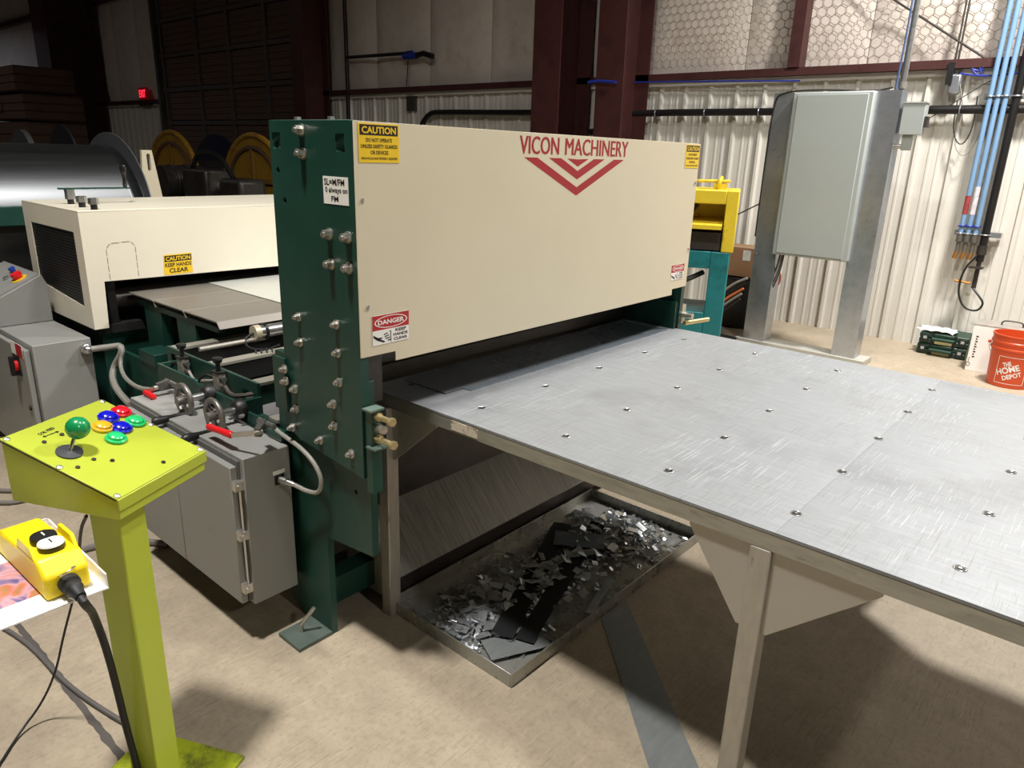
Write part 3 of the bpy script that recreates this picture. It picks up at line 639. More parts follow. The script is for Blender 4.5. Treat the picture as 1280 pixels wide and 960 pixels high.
str_ = MB().box(1.93, 2.80, 2.5, 3.94, RZ+.002, RZ+.004).build('steel_sheet', mat('pale_sheet', (206, 208, 200), .35, .3, .03), None, base=(2.3, 3.3, RZ))
tag(str_, 'pale sheet blank lying on the infeed plates under the hood', 'steel sheet')

# ================================================================== GUIDE UNIT (rails, handwheels, clamps)
gd = thing('edge_guide_unit', 'green edge guide unit with three rails, handwheels and red-handled clamps', 'machine', (1.7, 2.75, 0))
MB().box(1.42, 1.44, 2.13, 3.93, .02, onx(180, 451, 1.42).z).build('side_frame', GREEN, gd, bevel=.001)
MB().box(2.9, 2.92, 2.13, 3.88, .02, .66).build('side_frame', GREEN, gd)
MB().box(1.41, 1.64, 3.50, 3.68, onx(180, 451, 1.42).z+.001, onx(180, 451, 1.42).z+.06).build('box_beam', GREEN, gd, bevel=.002)
GX, GZ = 1.32, .80
MB().plate([(2.39, .685), (3.135, .685), (3.135, GZ), (2.39, GZ)], [rrect(3.03, 3.10, .71, .775), rrect(2.42, 2.50, .705, .755)], 'x', GX, GX+.012).build('guide_plate', GREEN, gd, bevel=.001)
for y in (3.10, 2.76, 2.42):
    MB().box(GX+.012, 2.9, y-.03, y+.03, GZ-.012, GZ-.001).build('rail_lit_top', mat('rail_lit_top', (150, 146, 134), .45, .2, .08), gd)  # pale slab on each rail, the lit top face put into its colour
    MB().box(GX+.012, 2.9, y-.026, y+.026, GZ-.09, GZ-.0125).build('rail', GREEN if y < 2.5 else BLACK, gd)
MB().box(GX+.02, 2.9, 2.30, 2.36, .66, .672).build('cross_strip', LEGM, gd)
MB().box(1.31, 2.85, 2.16, 2.9, .58, .59).build('under_tray', mat('under_tray', (120, 118, 118), .45, .4), gd)
# lower channel carrying the bearings
LCX = 1.225
MB().plate([(2.13, .69), (3.02, .69), (3.02, .765), (2.70, .765), (2.68, .755), (2.40, .755), (2.38, .735), (2.13, .735)], [], 'x', LCX, LCX+.01).build('bearing_channel', GREEN, gd)
MB().box(LCX+.01, GX, 2.36, 2.375, .69, .755).build('channel_web', GREEN, gd); MB().box(LCX+.01, GX, 3.0, 3.015, .69, .765).build('channel_web', GREEN, gd)
MB().box(LCX-.02, 1.243, 2.05, 2.14, .70, .72).build('clamp_base', GREEN, gd)
def handwheel(px, X):
    c = onx(*px, X); w_ = MB().torus(c, (1, 0, 0), .056, .0105, 32, 10).build('handwheel', mat('cast_grey', (128, 124, 118), .4, .6, .15, 40), gd)
    MB().cyl(c+Vector((.012, 0, 0)), c-Vector((.028, 0, 0)), .017, 16).build('hub', MATS['cast_grey'], w_)
    for k in range(3):
        t = k*2*PI/3+.5; MB().beam(c, c+Vector((0, .052*math.cos(t), .052*math.sin(t))), .012, .007, (1, 0, 0)).build('spoke', MATS['cast_grey'], w_)
    h = c+Vector((-.006, -.015, -.048))
    MB().lathe([(.006, 0), (.008, .008), (.0095, .03), (.0105, .06), (.0155, .095), (.0155, .112), (.009, .122), (.0001, .124)], h, (-1, 0, -.02), 16).build('handle', BLACK, w_)
    MB().cyl(c+Vector((.012, 0, 0)), c+Vector((.085, 0, 0)), .013, 14).build('shaft', STEEL, gd)
    b = c+Vector((.085, 0, 0)); MB().lathe([(.018, -.012), (.030, -.01), (.038, 0), (.038, .024), (.02, .026)], b, (1, 0, 0), 22).build('bearing_housing', BLACK, gd)
    for s in (-1, 1): MB().cyl(b+Vector((.0, s*.045, -.01)), b+Vector((-.016, s*.045, -.01)), .008, 6).build('housing_bolt', ZINC, gd)
handwheel((230, 500), 1.12); handwheel((268, 519.5), 1.12)
def valve(px, pk, X):
    c = onx(*px, X); k = onx(*pk, X)
    v = MB().box(X-.016, X+.016, c.y-.022, c.y+.022, c.z-.036, c.z+.03).build('valve_body', mat('valve_silver', (176, 170, 156), .4, .4, .15, 60), gd, bevel=.003)
    MB().box(X-.019, X+.019, c.y-.027, c.y+.027, c.z+.03, c.z+.037).build('valve_cover', BLACK, v)
    MB().lathe([(.009, 0), (.009, .03), (.016, .034), (.021, .048), (.019, .053), (.0001, .055)], (X, c.y, c.z+.037), (0, 0, 1), 16).build('push_knob', BLACK, v)
    for dz in (-.018, .012): MB().cyl((X, c.y-.022, c.z+dz), (X, c.y-.046, c.z+dz), .010, 8).build('fitting', STEEL, v)
    return c
v1 = valve((229, 456), (227, 432), 1.285); v2 = valve((274, 475), (272, 450), 1.285)
def hose(name, pts, r, mt_, parent, sm=3): return MB().tube(pts, r, 8, sm).build(name, mt_, parent)
hose('air_hose', [v1+Vector((0, .022, -.01)), v1+Vector((-.01, .07, .0)), v1+Vector((-.02, .085, -.045)), v1+Vector((-.01, .06, -.085)), v1+Vector((.0, .0, -.075)), v1+Vector((.02, -.04, -.06))], .006, BLACK, gd)
hose('air_hose', [v2+Vector((0, .022, .0)), v2+Vector((-.03, .06, .02)), v2+Vector((-.05, .09, -.03)), v2+Vector((-.05, .10, -.07))], .005, BLACK, gd)
hose('air_hose', [v1+Vector((0, -.046, -.018)), v1+Vector((-.005, -.1, -.05)), v1+Vector((.0, -.15, -.035)), v2+Vector((0, .03, -.01))], .006, HOSEG, gd)
hose('air_hose', [v2+Vector((0, -.046, -.018)), v2+Vector((-.01, -.1, -.035)), v2+Vector((.0, -.15, -.03)), v2+Vector((.05, -.19, -.02))], .0085, mat('braided_hose', (96, 90, 82), .5, .4, .3, 120), gd)
def clamp(red0, red1, pivot, end, X):
    a = onx(*red0, X); b = onx(*red1, X); p = onx(*pivot, X+.03); e = onx(*end, X+.08)
    MB().lathe([(.0001, 0), (.010, .003), (.0125, .012), (.011, .5*(b-a).length), (.0125, (b-a).length-.008), (.007, (b-a).length)], a, b-a, 14).build('clamp_grip', REDP, gd)
    MB().beam(b, p, .008, .016).build('clamp_arm', STEEL, gd); MB().beam(p, e, .02, .03).build('clamp_link', mat('clamp_grey', (104, 100, 96), .45, .6, .2), gd)
    MB().cyl(p+Vector((-.015, 0, 0)), p+Vector((.015, 0, 0)), .009, 10).build('clamp_pin', ZINC, gd)
    MB().cyl(e+Vector((0, .03, 0)), e+Vector((0, -.06, 0)), .010, 10).build('clamp_spindle', STEEL, gd)
clamp((260, 533), (290, 544), (322, 541), (330, 528), 1.06); clamp((193, 497), (181, 490), (197, 484), (212, 478), 1.10)
# air cylinder by the shear side plate
ca = onz(318, 416, .87); cb = ca+Vector((.30, 0, 0))
MB().cyl(ca, cb, .028, 18).build('air_cylinder', STEEL, gd); MB().cyl(ca-Vector((.006, 0, 0)), ca+Vector((.022, 0, 0)), .033, 18).build('cylinder_cap', mat('cap_cream', (196, 186, 160), .4, .3), gd)
MB().torus(ca+Vector((.05, 0, 0)), (1, 0, 0), .030, .006).build('cylinder_band', BLACK, gd); MB().cyl(ca-Vector((.25, 0, .03)), ca-Vector((-.05, 0, .03)), .010, 10).build('cylinder_rod', LEGM, gd)
hose('air_hose', [ca, ca+Vector((-.05, 0, -.02)), ca+Vector((-.05, -.02, -.06)), ca+Vector((.04, -.03, -.08)), ca+Vector((.09, -.05, -.06))], .006, BLACK, gd)
for k in range(4): q = ca+Vector((-.03+k*.02, -.06-.01*k, -.075)); MB().torus(q, (1, -.6, .3), .020, .004, 18, 6).build('hose_coil', BLACK, gd)

# grey junction enclosure hung on the frame
gb = thing('junction_enclosure', 'grey steel junction box slung low on the green frame behind the lime console', 'electrical box', (1.12, 2.44, 0))
BX0, BX1, BY0, BY1, BZ0, BZ1 = 1.046, 1.214, 2.022, 2.87, .152, .692
MB().box(BX0, BX1, BY0, BY1, BZ0, BZ1).build('body', GREY, gb, bevel=.003)
MB().box(BX0-.008, BX0-.0005, BY0+.02, BY1-.015, BZ0+.01, BZ1-.012).build('gasket_lip', mat('lip_dark', (96, 96, 94), .5), gb)
dr = MB().box(BX0-.032, BX0-.0085, BY0+.028, BY0+.43, BZ0+.004, BZ1-.03).build('door', GREY, gb, bevel=.003)
MB().box(BX0-.032, BX0-.0085, BY0+.434, BY1-.02, BZ0+.004, BZ1-.03).build('door', GREY, gb, bevel=.003)
for zz in (.60, .42, .22):
    q = MB().box(BX0-.03, BX0+.004, BY0+.004, BY0+.028, zz-.016, zz+.016); q.cyl((BX0-.02, BY0+.004, zz), (BX0-.02, BY0-.006, zz), .008, 8); q.build('latch', ZINC, gb)
MB().tube([(BX0-.012, BY0+.012, .58), (BX0-.012, BY0+.012, .22)], .004, 6).build('latch_rod', STEEL, gb)
q = ony(349, 599, BY0)
MB().box(q.x-.017, q.x+.017, BY0-.004, BY0, q.z-.017, q.z+.017).build('connector_flange', BLACK, gb); MB().box(q.x-.022, q.x+.022, BY0-.002, BY0, q.z+.02, q.z+.034).build('tag_plate', WHITE, gb)
MB().lathe([(.012, 0), (.012, .01), (.015, .012), (.015, .03), (.011, .032), (.010, .05), (.007, .06)], (q.x, BY0-.004, q.z), (.35, -1, -.12), 14).build('connector_plug', STEEL, gb)
e = Vector((q.x+.02, BY0-.06, q.z-.008))
hose('plug_cable', [e, e+Vector((.015, -.05, -.012)), e+Vector((.02, -.11, .0)), e+Vector((.022, -.13, .05)), e+Vector((.02, -.10, .10)), e+Vector((.018, -.03, .135)), e+Vector((.02, .09, .15)), e+Vector((.04, .2, .15))], .0075, HOSEG, gb)

# control cabinet with sloped desk beside the leveller
CX0, CX1, CY0, CY1, CZ = 1.014, 1.272, 3.896, 5.0, .703
cb_ = thing('control_cabinet', 'grey control cabinet with sloping switch desk beside the cream hood', 'control cabinet', (1.14, 4.4, 0))
MB().box(CX0, CX1, CY0, CY1, .04, CZ).build('body', GREY, cb_, bevel=.004); MB().box(CX0+.02, CX1-.02, CY0+.02, CY1-.02, 0, .04).build('plinth', BLACK, cb_)
dd = MB().box(CX0-.028, CX0-.004, CY0+.035, CY1-.03, .06, CZ-.025).build('door', GREY, cb_, bevel=.004)
sw = onx(22, 456, CX0-.03); MB().box(CX0-.034, CX0-.028, sw.y-.045, sw.y+.045, sw.z-.05, sw.z+.05).build('switch_plate', BLACK, dd)
MB().box(CX0-.062, CX0-.034, sw.y-.014, sw.y+.014, sw.z-.05, sw.z+.045).build('disconnect_handle', BLACK, dd); MB().cyl((CX0-.034, sw.y, sw.z), (CX0-.046, sw.y, sw.z), .03, 18).build('switch_dial', REDP, dd)
wl = onx(22, 438, CX0-.029)
cnr = [(CX0-.0286, wl.y+.1, wl.z-.03), (CX0-.0286, wl.y-.07, wl.z-.03), (CX0-.0286, wl.y-.07, wl.z+.035), (CX0-.0286, wl.y+.1, wl.z+.035)]
w_, _ = decal(cb_, cnr, WHITE, 'warning_decal'); band(w_, cnr, .42, 1, 0, 1, DECR, 'red_panel')
lk = onx(39, 510, CX0-.029); MB().cyl((CX0-.028, lk.y, lk.z), (CX0-.036, lk.y, lk.z), .013, 12).build('lock', BLACK, dd)
DKY = 4.42
MB().prism([(DKY, CZ), (5.0, CZ), (5.0, CZ+.30), (DKY+.10, CZ+.30), (DKY, CZ+.23)], 'x', 1.02, 1.26)
dk = MB().add([(.93, 4.40, CZ+.002), (1.268, 4.40, CZ+.002), (1.268, 4.40, CZ+.20), (1.245, 4.40, CZ+.255), (.93, 4.40, CZ+.10), (.93, 5.0, CZ+.002), (1.268, 5.0, CZ+.002), (1.268, 5.0, CZ+.20), (1.245, 5.0, CZ+.255), (.93, 5.0, CZ+.10)],
    [(0, 1, 2, 3, 4), (9, 8, 7, 6, 5), (0, 5, 6, 1), (1, 6, 7, 2), (2, 7, 8, 3), (3, 8, 9, 4), (4, 9, 5, 0)]).build('switch_desk', GREY, cb_, bevel=.003)
sl_ = Vector((.315, 0, .155)).normalized(); nn = Vector((-sl_.z, 0, sl_.x))
def desk(u, y, h=0): return Vector((.93, 0, CZ+.10))+sl_*u+Vector((0, y, 0))+nn*h
MB().add([desk(u, y, h) for h in (.001, .008) for u, y in ((.008, 4.415), (.345, 4.415), (.345, 4.99), (.008, 4.99))], [(3, 2, 1, 0), (4, 5, 6, 7), (0, 1, 5, 4), (1, 2, 6, 5), (2, 3, 7, 6), (3, 0, 4, 7)]).build('desk_lid', GREY, cb_)
def knob(u, y, r, h, mt_, name): MB().lathe([(r*.8, .008), (r*.8, h*.5), (r, h*.55), (r, h), (.0001, h*1.08)], desk(u, y), nn, 16).build(name, mt_, cb_)
knob(.27, 4.50, .040, .012, DECY, 'stop_ring'); knob(.27, 4.50, .027, .045, REDP, 'stop_button'); knob(.30, 4.68, .016, .035, mat('blue_button', (40, 70, 170), .3), 'push_button')
knob(.18, 4.62, .016, .035, BLACK, 'selector_knob'); knob(.18, 4.74, .016, .03, STEEL, 'push_button'); knob(.11, 4.58, .012, .028, BLACK, 'selector_knob'); knob(.24, 4.62, .015, .02, STEEL, 'push_button'); knob(.10, 4.72, .014, .03, REDP, 'push_button')
# conduit fitting and grey conduits
f0 = ony(105, 435, CY0); f1 = f0+Vector((.085, -.03, .01))
MB().lathe([(.02, 0), (.024, .01), (.024, .03), (.016, .035), (.014, .05)], f0, (0, -1, 0), 14).build('conduit_fitting', STEEL, cb_)
f0 = f0+Vector((0, -.045, 0))
s0 = onx(148, 432, 1.38)
MB().tube([f0, f0.lerp(s0, .3), s0], .015, 12, 1).build('conduit_sleeve', HOSEG, cb_)
MB().ball(f0, .022, 14).build('elbow', STEEL, cb_)
hose('grey_conduit', [s0, onx(153, 435, 1.38), onx(150, 445, 1.37), onx(142, 458, 1.35), onx(140, 473, 1.32), onx(147, 489, 1.28), onx(163, 506, 1.235)], .016, HOSEG, cb_)
hose('grey_conduit', [s0, onx(155, 436, 1.38), onx(150, 452, 1.36), onx(153, 468, 1.33), onx(164, 480, 1.28), onx(177, 486, 1.23), onx(188, 487, 1.19)], .010, HOSEG, cb_)

# ================================================================== LIME CONSOLE
KU = math.atan2(.123, .255)                       # heading of the console's front edge
con = thing('operator_console', 'lime green pedestal console with joystick and six coloured buttons', 'console', (.548, 1.673, 0), KU, local=True)
def kl(p):                                        # world point to console frame
    d = Vector(p)-Vector((.548, 1.673, 0)); c, s = math.cos(KU), math.sin(KU); return Vector((d.x*c+d.y*s, -d.x*s+d.y*c, d.z))
A, B, C_, D = [kl(onz(*p, z)) for p, z in (((14, 545), 1.0), ((140, 495), 1.0), ((243, 570), .9), ((133, 632), .9))]
x0 = (A.x+D.x)/2; x1 = (B.x+C_.x)/2; yb = (A.y+B.y)/2; yf = (C_.y+D.y)/2
BOT = .848
MB().prism([(yf, BOT), (yf, .897), (yb, .997), (yb, BOT)], 'x', x0+.003, x1-.003).build('console_box', LIME, con, bevel=.002)
slp = math.atan2(.1, yb-yf); ls = Vector((0, math.cos(slp), math.sin(slp))); ln = Vector((0, -math.sin(slp), math.cos(slp))); LL = math.hypot(yb-yf, .1)
def lid(u, v, h=0): return Vector((x0+u*(x1-x0), yf, .90))+ls*(v*LL)+ln*h
lm = MB()
lm.add([lid(u, v, h) for h in (-.001, .003) for u, v in ((0, -.005), (1, -.005), (1, 1.005), (0, 1.005))], [(3, 2, 1, 0), (4, 5, 6, 7), (0, 1, 5, 4), (1, 2, 6, 5), (2, 3, 7, 6), (3, 0, 4, 7)])
lm.build('console_lid', LIME, con, bevel=.0015)
MB().box(x0, x1, yf-.006, yf-.001, .872, .9).build('lid_lip', LIME, con, bevel=.001)
MB().add([lid(0, v, h)+Vector((-.0008, 0, 0)) for h in (-.0035, -.0005) for v in (0, 1)], [(0, 1, 3, 2)]).build('lid_seam', DARK, con, fix=False)
def lidpt(px):                                    # photo point on the sloping lid, as lid fractions
    o_ = kl(C0); d = kl(C0+ray(*px))-o_; p0 = lid(0, 0); t = (p0-o_).dot(ln)/d.dot(ln); p = o_+d*t-p0
    return p.x/(x1-x0), p.dot(ls)/LL
for nm, px, c in (('red_button', (151, 517.5), (214, 26, 44)), ('blue_button', (135, 524), (18, 24, 190)), ('green_button', (169, 529.5), (40, 190, 110)), ('yellow_button', (128, 536.5), (226, 176, 40)), ('blue_button', (151.5, 537.5), (18, 24, 190)), ('green_button', (144.5, 550.5), (40, 190, 110))):
    u, v = lidpt(px); c0 = lid(u, v, .003); bmn = button_mat('lit_'+nm, c)
    b_ = MB().lathe([(.0235, 0), (.025, .0015), (.025, .006), (.021, .009), (.0185, .007)], c0, ln, 24).build('push_button', bmn, con)
    MB().lathe([(.018, .004), (.018, .012), (.0135, .0155), (.0001, .017)], c0, ln, 20).build('button_cap', bmn, b_)
u, v = lidpt((86.5, 567)); c0 = lid(u, v, .003)
js = MB().lathe([(.0001, 0), (.028, 0), (.028, .004), (.0001, .005)], c0, ln, 28).build('joystick_collar', mat('collar_grey', (66, 66, 70), .45), con)
top = c0+ln*.056+Vector((.024, .008, 0)); MB().tube([c0, c0.lerp(top, .6), top], .0045, 10).build('joystick_shaft', STEEL, con); MB().ball(top, .0265, 24).build('joystick_ball', GRNB, con)
for px in ((117, 576), (77, 545), (140, 577.5), (204, 579.5), (55, 554.5), (97, 586)):
    u, v = lidpt(px); MB().lathe([(.005, 0), (.005, .003), (.0001, .004)], lid(u, v, .003), ln, 8).build('lid_screw', DARKST if px[0] < 130 else BLACK, con)
for u, v in ((.03, .02), (.97, .02), (.03, .97), (.97, .97), (.02, .5), (.98, .5)):
    MB().lathe([(.007, 0), (.007, .002), (.003, .005), (.0001, .005)], lid(u, v, .003), ln, 10).build('corner_screw', ZINC, con)
ul, vl = lidpt((50, 546)); ur, vr = lidpt((69, 537)); pl = lid(ul, vl, .0036); pr2 = lid(ur, vr, .0036); ux = (pr2-pl).normalized()
lt = MB().text('COIL FEED', pl, ux, ln.cross(ux), (pr2-pl).length, .009, .03, th=0); lt.build('feed_lettering', DECB, con, fix=False)
ul, vl = lidpt((53, 548)); ur, vr = lidpt((73.5, 540.5)); pl = lid(ul, vl, .0036); pr2 = lid(ur, vr, .0036); ux = (pr2-pl).normalized(); uy = ln.cross(ux)
ar = MB().add([pl+ux*.003-uy*.0013, pr2-ux*.003-uy*.0013, pr2-ux*.003+uy*.0013, pl+ux*.003+uy*.0013, pl, pl+ux*.007+uy*.0045, pl+ux*.007-uy*.0045, pr2, pr2-ux*.007+uy*.0045, pr2-ux*.007-uy*.0045], [(0, 1, 2, 3), (4, 5, 6), (7, 8, 9)]); ar.build('arrow_mark', DECB, con, fix=False)
MB().box(-.04, .04, -.0415, .0415, .010, BOT).build('post', LIME, con, bevel=.004)
MB().box(-.15, .15, -.16, .16, 0, .010).build('base_plate', mat('worn_lime', (176, 188, 40), .5, 0, .1, 8, rgb2=(110, 116, 40), patch=(8, .5, .62)), con, bevel=.001)

# ================================================================== TRAY STAND, LEAFLET, PENDANT
TZ2 = .80
tr = thing('tray_stand', 'white sheet metal tray at the left edge beside the lime console', 'tray', (.12, 1.6, 0))
MB().box(-.05, .425, 1.408, 1.74, TZ2-.003, TZ2).build('tray_floor', PAPER, tr); MB().box(.422, .425, 1.41, 1.74, TZ2, TZ2+.03).build('tray_flange', PAPER, tr)
MB().box(-.05, .425, 1.737, 1.74, TZ2, TZ2+.03).build('tray_flange', PAPER, tr)
MB().box(.03, .08, 1.58, 1.63, 0, TZ2-.003).build('post', GREY, tr); MB().box(-.1, .2, 1.45, 1.75, 0, .01).build('foot', GREY, tr)
MB().cyl((.4255, 1.45, TZ2+.015), (.4262, 1.45, TZ2+.015), .004, 10).build('flange_hole', DARK, tr)
leaf = thing('leaflet', 'colourful printed leaflet lying under the yellow pendant', 'leaflet', (.25, 1.52, TZ2))
MB().box(.10, .385, 1.43, 1.66, TZ2+.0005, TZ2+.0012).build('sheet', PAPER, leaf)
pm = bpy.data.materials.new('printed_picture'); pm.use_nodes = True; nt = pm.node_tree; bs = nt.nodes['Principled BSDF']; tcn = nt.nodes.new('ShaderNodeTexCoord'); nz = nt.nodes.new('ShaderNodeTexNoise'); nz.inputs['Scale'].default_value = 11; nz.inputs['Distortion'].default_value = 1.5; cr = nt.nodes.new('ShaderNodeValToRGB')
cols = [(.25, (44, 48, 96)), (.38, (110, 100, 150)), (.46, (206, 160, 170)), (.52, (210, 120, 90)), (.60, (120, 140, 96)), (.72, (150, 180, 200))]
cr.color_ramp.elements[0].position = cols[0][0]; cr.color_ramp.elements[0].color = (*srgb(cols[0][1]), 1); cr.color_ramp.elements[1].position = cols[-1][0]; cr.color_ramp.elements[1].color = (*srgb(cols[-1][1]), 1)
for p_, c in cols[1:-1]: e_ = cr.color_ramp.elements.new(p_); e_.color = (*srgb(c), 1)
nt.links.new(tcn.outputs['Object'], nz.inputs['Vector']); nt.links.new(nz.outputs['Fac'], cr.inputs[0]); nt.links.new(cr.outputs[0], bs.inputs['Base Color']); bs.inputs['Roughness'].default_value = .35
MB().box(.115, .37, 1.475, 1.65, TZ2+.0013, TZ2+.0016).build('picture', pm, leaf)
# yellow pendant control
p_end = onz(58, 741, TZ2); p_far = onz(-14, 668, TZ2); ang = math.atan2((p_far-p_end).y, (p_far-p_end).x)
ctr = onz(86, 732, TZ2+.02)
pd = thing('pendant_control', 'yellow hoist pendant with a black and a white button lying on the tray', 'pendant', (ctr.x, ctr.y, TZ2+.003), ang, local=True)
pd.scale = (1.3, 1.3, 1.3)
PW, PH = .031, .058
body = [(0, 0), (0, .036), (.022, PH), (.10, PH), (.104, PH-.008), (.19, PH-.012), (.215, PH-.03), (.215, 0)]
MB().prism(body, 'y', -PW, PW).build('housing', YEL, pd, bevel=.005)
for s in (-1, 1): MB().prism([(.03, PH-.002), (.10, PH-.002), (.09, PH+.015), (.042, PH+.015)], 'y', s*(PW-.003)-.003, s*(PW-.003)+.003).build('button_guard', YEL, pd, bevel=.001)
for x, mt_ in ((.047, WHITE), (.077, BLACK)):
    b_ = MB().lathe([(.017, 0), (.0185, .004), (.0185, .010)], (x, 0, PH-.001), (0, 0, 1), 22).build('button_boot', BLACK, pd)
    MB().lathe([(.0185, .010), (.0175, .0125), (.0001, .014)], (x, 0, PH-.001), (0, 0, 1), 22).build('button_cap', mt_, b_)
    MB().box(x-.006, x+.006, -.001, .001, PH+.0125, PH+.0138).build('button_mark', BLACK if mt_ is WHITE else WHITE, b_)
sl = Vector((.022, 0, PH-.036)).normalized(); 
t_ = MB().text('4 MU', (.031, .013, PH+.0004), (0, -1, 0), (1, 0, 0), .026, .007, .0, th=0); t_.build('marker_note', DECB, pd, fix=False)
MB().torus((-.004, 0, .040), (.5, .3, 1), .012, .0012, 20, 6).build('split_ring', STEEL, pd)
MB().lathe([(.015, 0), (.015, .010), (.012, .012), (.013, .024), (.010, .028), (.008, .045)], (0, 0, .020), (-1, 0, -.15), 16).build('cable_gland', RUBBER, pd)
e_ = Vector((ctr.x, ctr.y, TZ2+.02)); dr_ = Vector((math.cos(ang), math.sin(ang), 0))
c1 = e_-dr_*.05
cab = MB().tube([c1, c1-dr_*.03+Vector((0, 0, -.01)), onx(116, 765, .45), onx(133, 810, .47), onx(146, 860, .48), onx(158, 910, .49), onx(172, 960, .50), onx(185, 1010, .5), (.53, 1.45, .02), (.62, 1.35, .012)], .0085, 10, 3).build('pendant_cable', RUBBER, None, base=(.5, 1.4, 0)); tag(cab, 'thick black cable hanging from the yellow pendant', 'cable')
tk = [onz(90, 754, .45), onz(78, 800, .30), onz(70, 840, .18), onz(52, 880, .06), onz(25, 915, .006), onz(0, 955, .006), onz(-30, 1000, .006)]
tc_ = MB().tube(tk, .0032, 8, 3).build('thin_cord', RUBBER, None, base=(.3, 1.6, 0)); tag(tc_, 'thin black cord dropping from the tray to the floor', 'cable')
tb = [onz(108, 645, .83), onz(101, 660, .75), onz(99, 690, .6), onz(101, 720, .4), onz(112, 735, .2)]
tb_ = MB().tube(tb, .004, 8, 3).build('thin_cord', RUBBER, None, base=(.45, 1.9, 0)); tag(tb_, 'thin black cord hanging behind the lime console post', 'cable')
fl = [onz(-30, 770, .008), onz(3, 783, .008), onz(40, 808, .008), onz(70, 842, .008), onz(100, 868, .008), onz(130, 888, .008), onz(155, 903, .008), onz(190, 925, .008)]
fl_ = MB().tube(fl, .0075, 8, 2).build('floor_cable', mat('grey_cable', (96, 92, 90), .6), None, base=(.3, 2.0, 0)); tag(fl_, 'grey cable lying across the floor toward the console base', 'cable')
fl = [onz(-20, 612, .012), onz(20, 614, .012), onz(40, 611, .012), onz(70, 600, .012)]
f2 = MB().tube(fl, .011, 8, 2).build('floor_hose', mat('grey_cable2', (120, 114, 108), .6), None, base=(.5, 3.0, 0)); tag(f2, 'thin grey hose on the floor left of the console, farther one', 'hose')
fl = [onz(-20, 627, .012), onz(10, 629, .012), onz(34, 625, .012), onz(60, 615, .012), onz(110, 690, .012), onz(150, 680, .012), onz(215, 668, .012)]
f3 = MB().tube(fl[:4], .012, 8, 2).build('floor_hose', MATS['grey_cable2'], None, base=(.5, 2.9, 0)); tag(f3, 'thin grey hose on the floor left of the console, nearer one', 'hose')
fl = [onz(95, 690, .014), onz(120, 682, .014), onz(170, 676, .014), onz(210, 680, .014)]
f4 = MB().tube(fl, .014, 8, 2).build('floor_hose', MATS['grey_cable2'], None, base=(.9, 2.6, 0)); tag(f4, 'grey hose running on the floor under the junction box', 'hose')

# ================================================================== COIL AND DECOILER (left background)
CYC, CZC, CR_ = 6.02, 1.0, .615
coil = thing('steel_coil', 'large shiny coil of sheet steel behind the cream hood', 'steel coil', (1.1, CYC, CZC-CR_))
prof = [(.25, 0), (CR_-.004, 0), (CR_, .004), (CR_, .06), (CR_+.003, .062), (CR_+.003, .085), (CR_, .087), (CR_, 2.3), (.25, 2.3)]
xr_ = 2.27
MB().lathe(prof, (xr_, CYC, CZC), (-1, 0, 0), 96).build('wound_sheet', COILM, coil, sharp=1.0)
MB().cyl((xr_+.002, CYC, CZC), (xr_+.006, CYC, CZC), CR_-.01, 64).build('coil_face', mat('coil_edge', (120, 120, 120), .4, .8, .3, 40), coil)
dec = thing('decoiler', 'green and cream decoiler stand holding the steel coil', 'decoiler', (1.9, CYC, 0))
DISC = mat('dull_disc', (104, 106, 110), .45, .5, .1)
MB().cyl((xr_+.01, CYC, CZC+.02), (xr_+.018, CYC, CZC+.02), .69, 72).build('flange_disc', DISC, dec)
MB().cyl((xr_+.018, CYC, CZC), (2.62, CYC, CZC), .11, 24).build('mandrel', DARKST, dec)
a = ony(172, 185, 5.72); b = ony(183, 185, 5.72)
MB().plate([(5.62, .1), (6.3, .1), (6.05, 1.60), (5.78, 1.60)], [rrect(5.86, 5.98, 1.42, 1.52)], 'x', 2.50, 2.53)
up_ = [(2.43, 1.59), (2.505, 1.59), (2.56, 1.15), (2.56, .1), (2.40, .1), (2.40, 1.2)]
MB().plate(up_, [rrect(2.462, 2.488, 1.44, 1.565, .012)], 'y', 5.80, 5.83).build('upright', CREAM, dec, bevel=.002)
MB().box(2.40, 2.72, 5.83, 6.2, .1, 1.22).build('gear_housing', GREEN, dec, bevel=.004)
MB().box(.2, 2.7, 5.25, 6.7, 0, .1).build('base_frame', GREEN, dec)
MB().box(-.1, 1.70, 5.28, 5.36, 1.13, 1.245).build('hold_down_arm', GREEN, dec, bevel=.003)
MB().box(-.1, -.02, 5.3, 6.0, .1, 1.24).build('arm_post', GREEN, dec)
sp = thing('spare_spindle', 'dark spindle with two dull discs standing behind the steel coil', 'spindle', (2.6, 9.2, 0))
for px, y, r in (((74, 156), 9.0, .42),):
    q = ony(*px, y); MB().cyl((q.x, q.y, q.z-r), (q.x+.02, q.y, q.z-r), r, 40).build('disc', mat('dark_disc', (52, 52, 56), .5, .4), sp)
    MB().cyl((q.x-1.2, q.y, q.z-r), (q.x+.6, q.y, q.z-r), .09, 20).build('shaft', DARKST, sp)
    q2 = ony(22, 162, y); MB().cyl((q2.x, q2.y, q.z-r), (q2.x+.05, q2.y, q.z-r), .36, 36).build('disc', DISC, sp)
    for xx in (q.x-1.1, q.x+.5): MB().box(xx-.06, xx+.06, y-.25, y+.25, 0, q.z-r).build('stand', GREEN, sp)
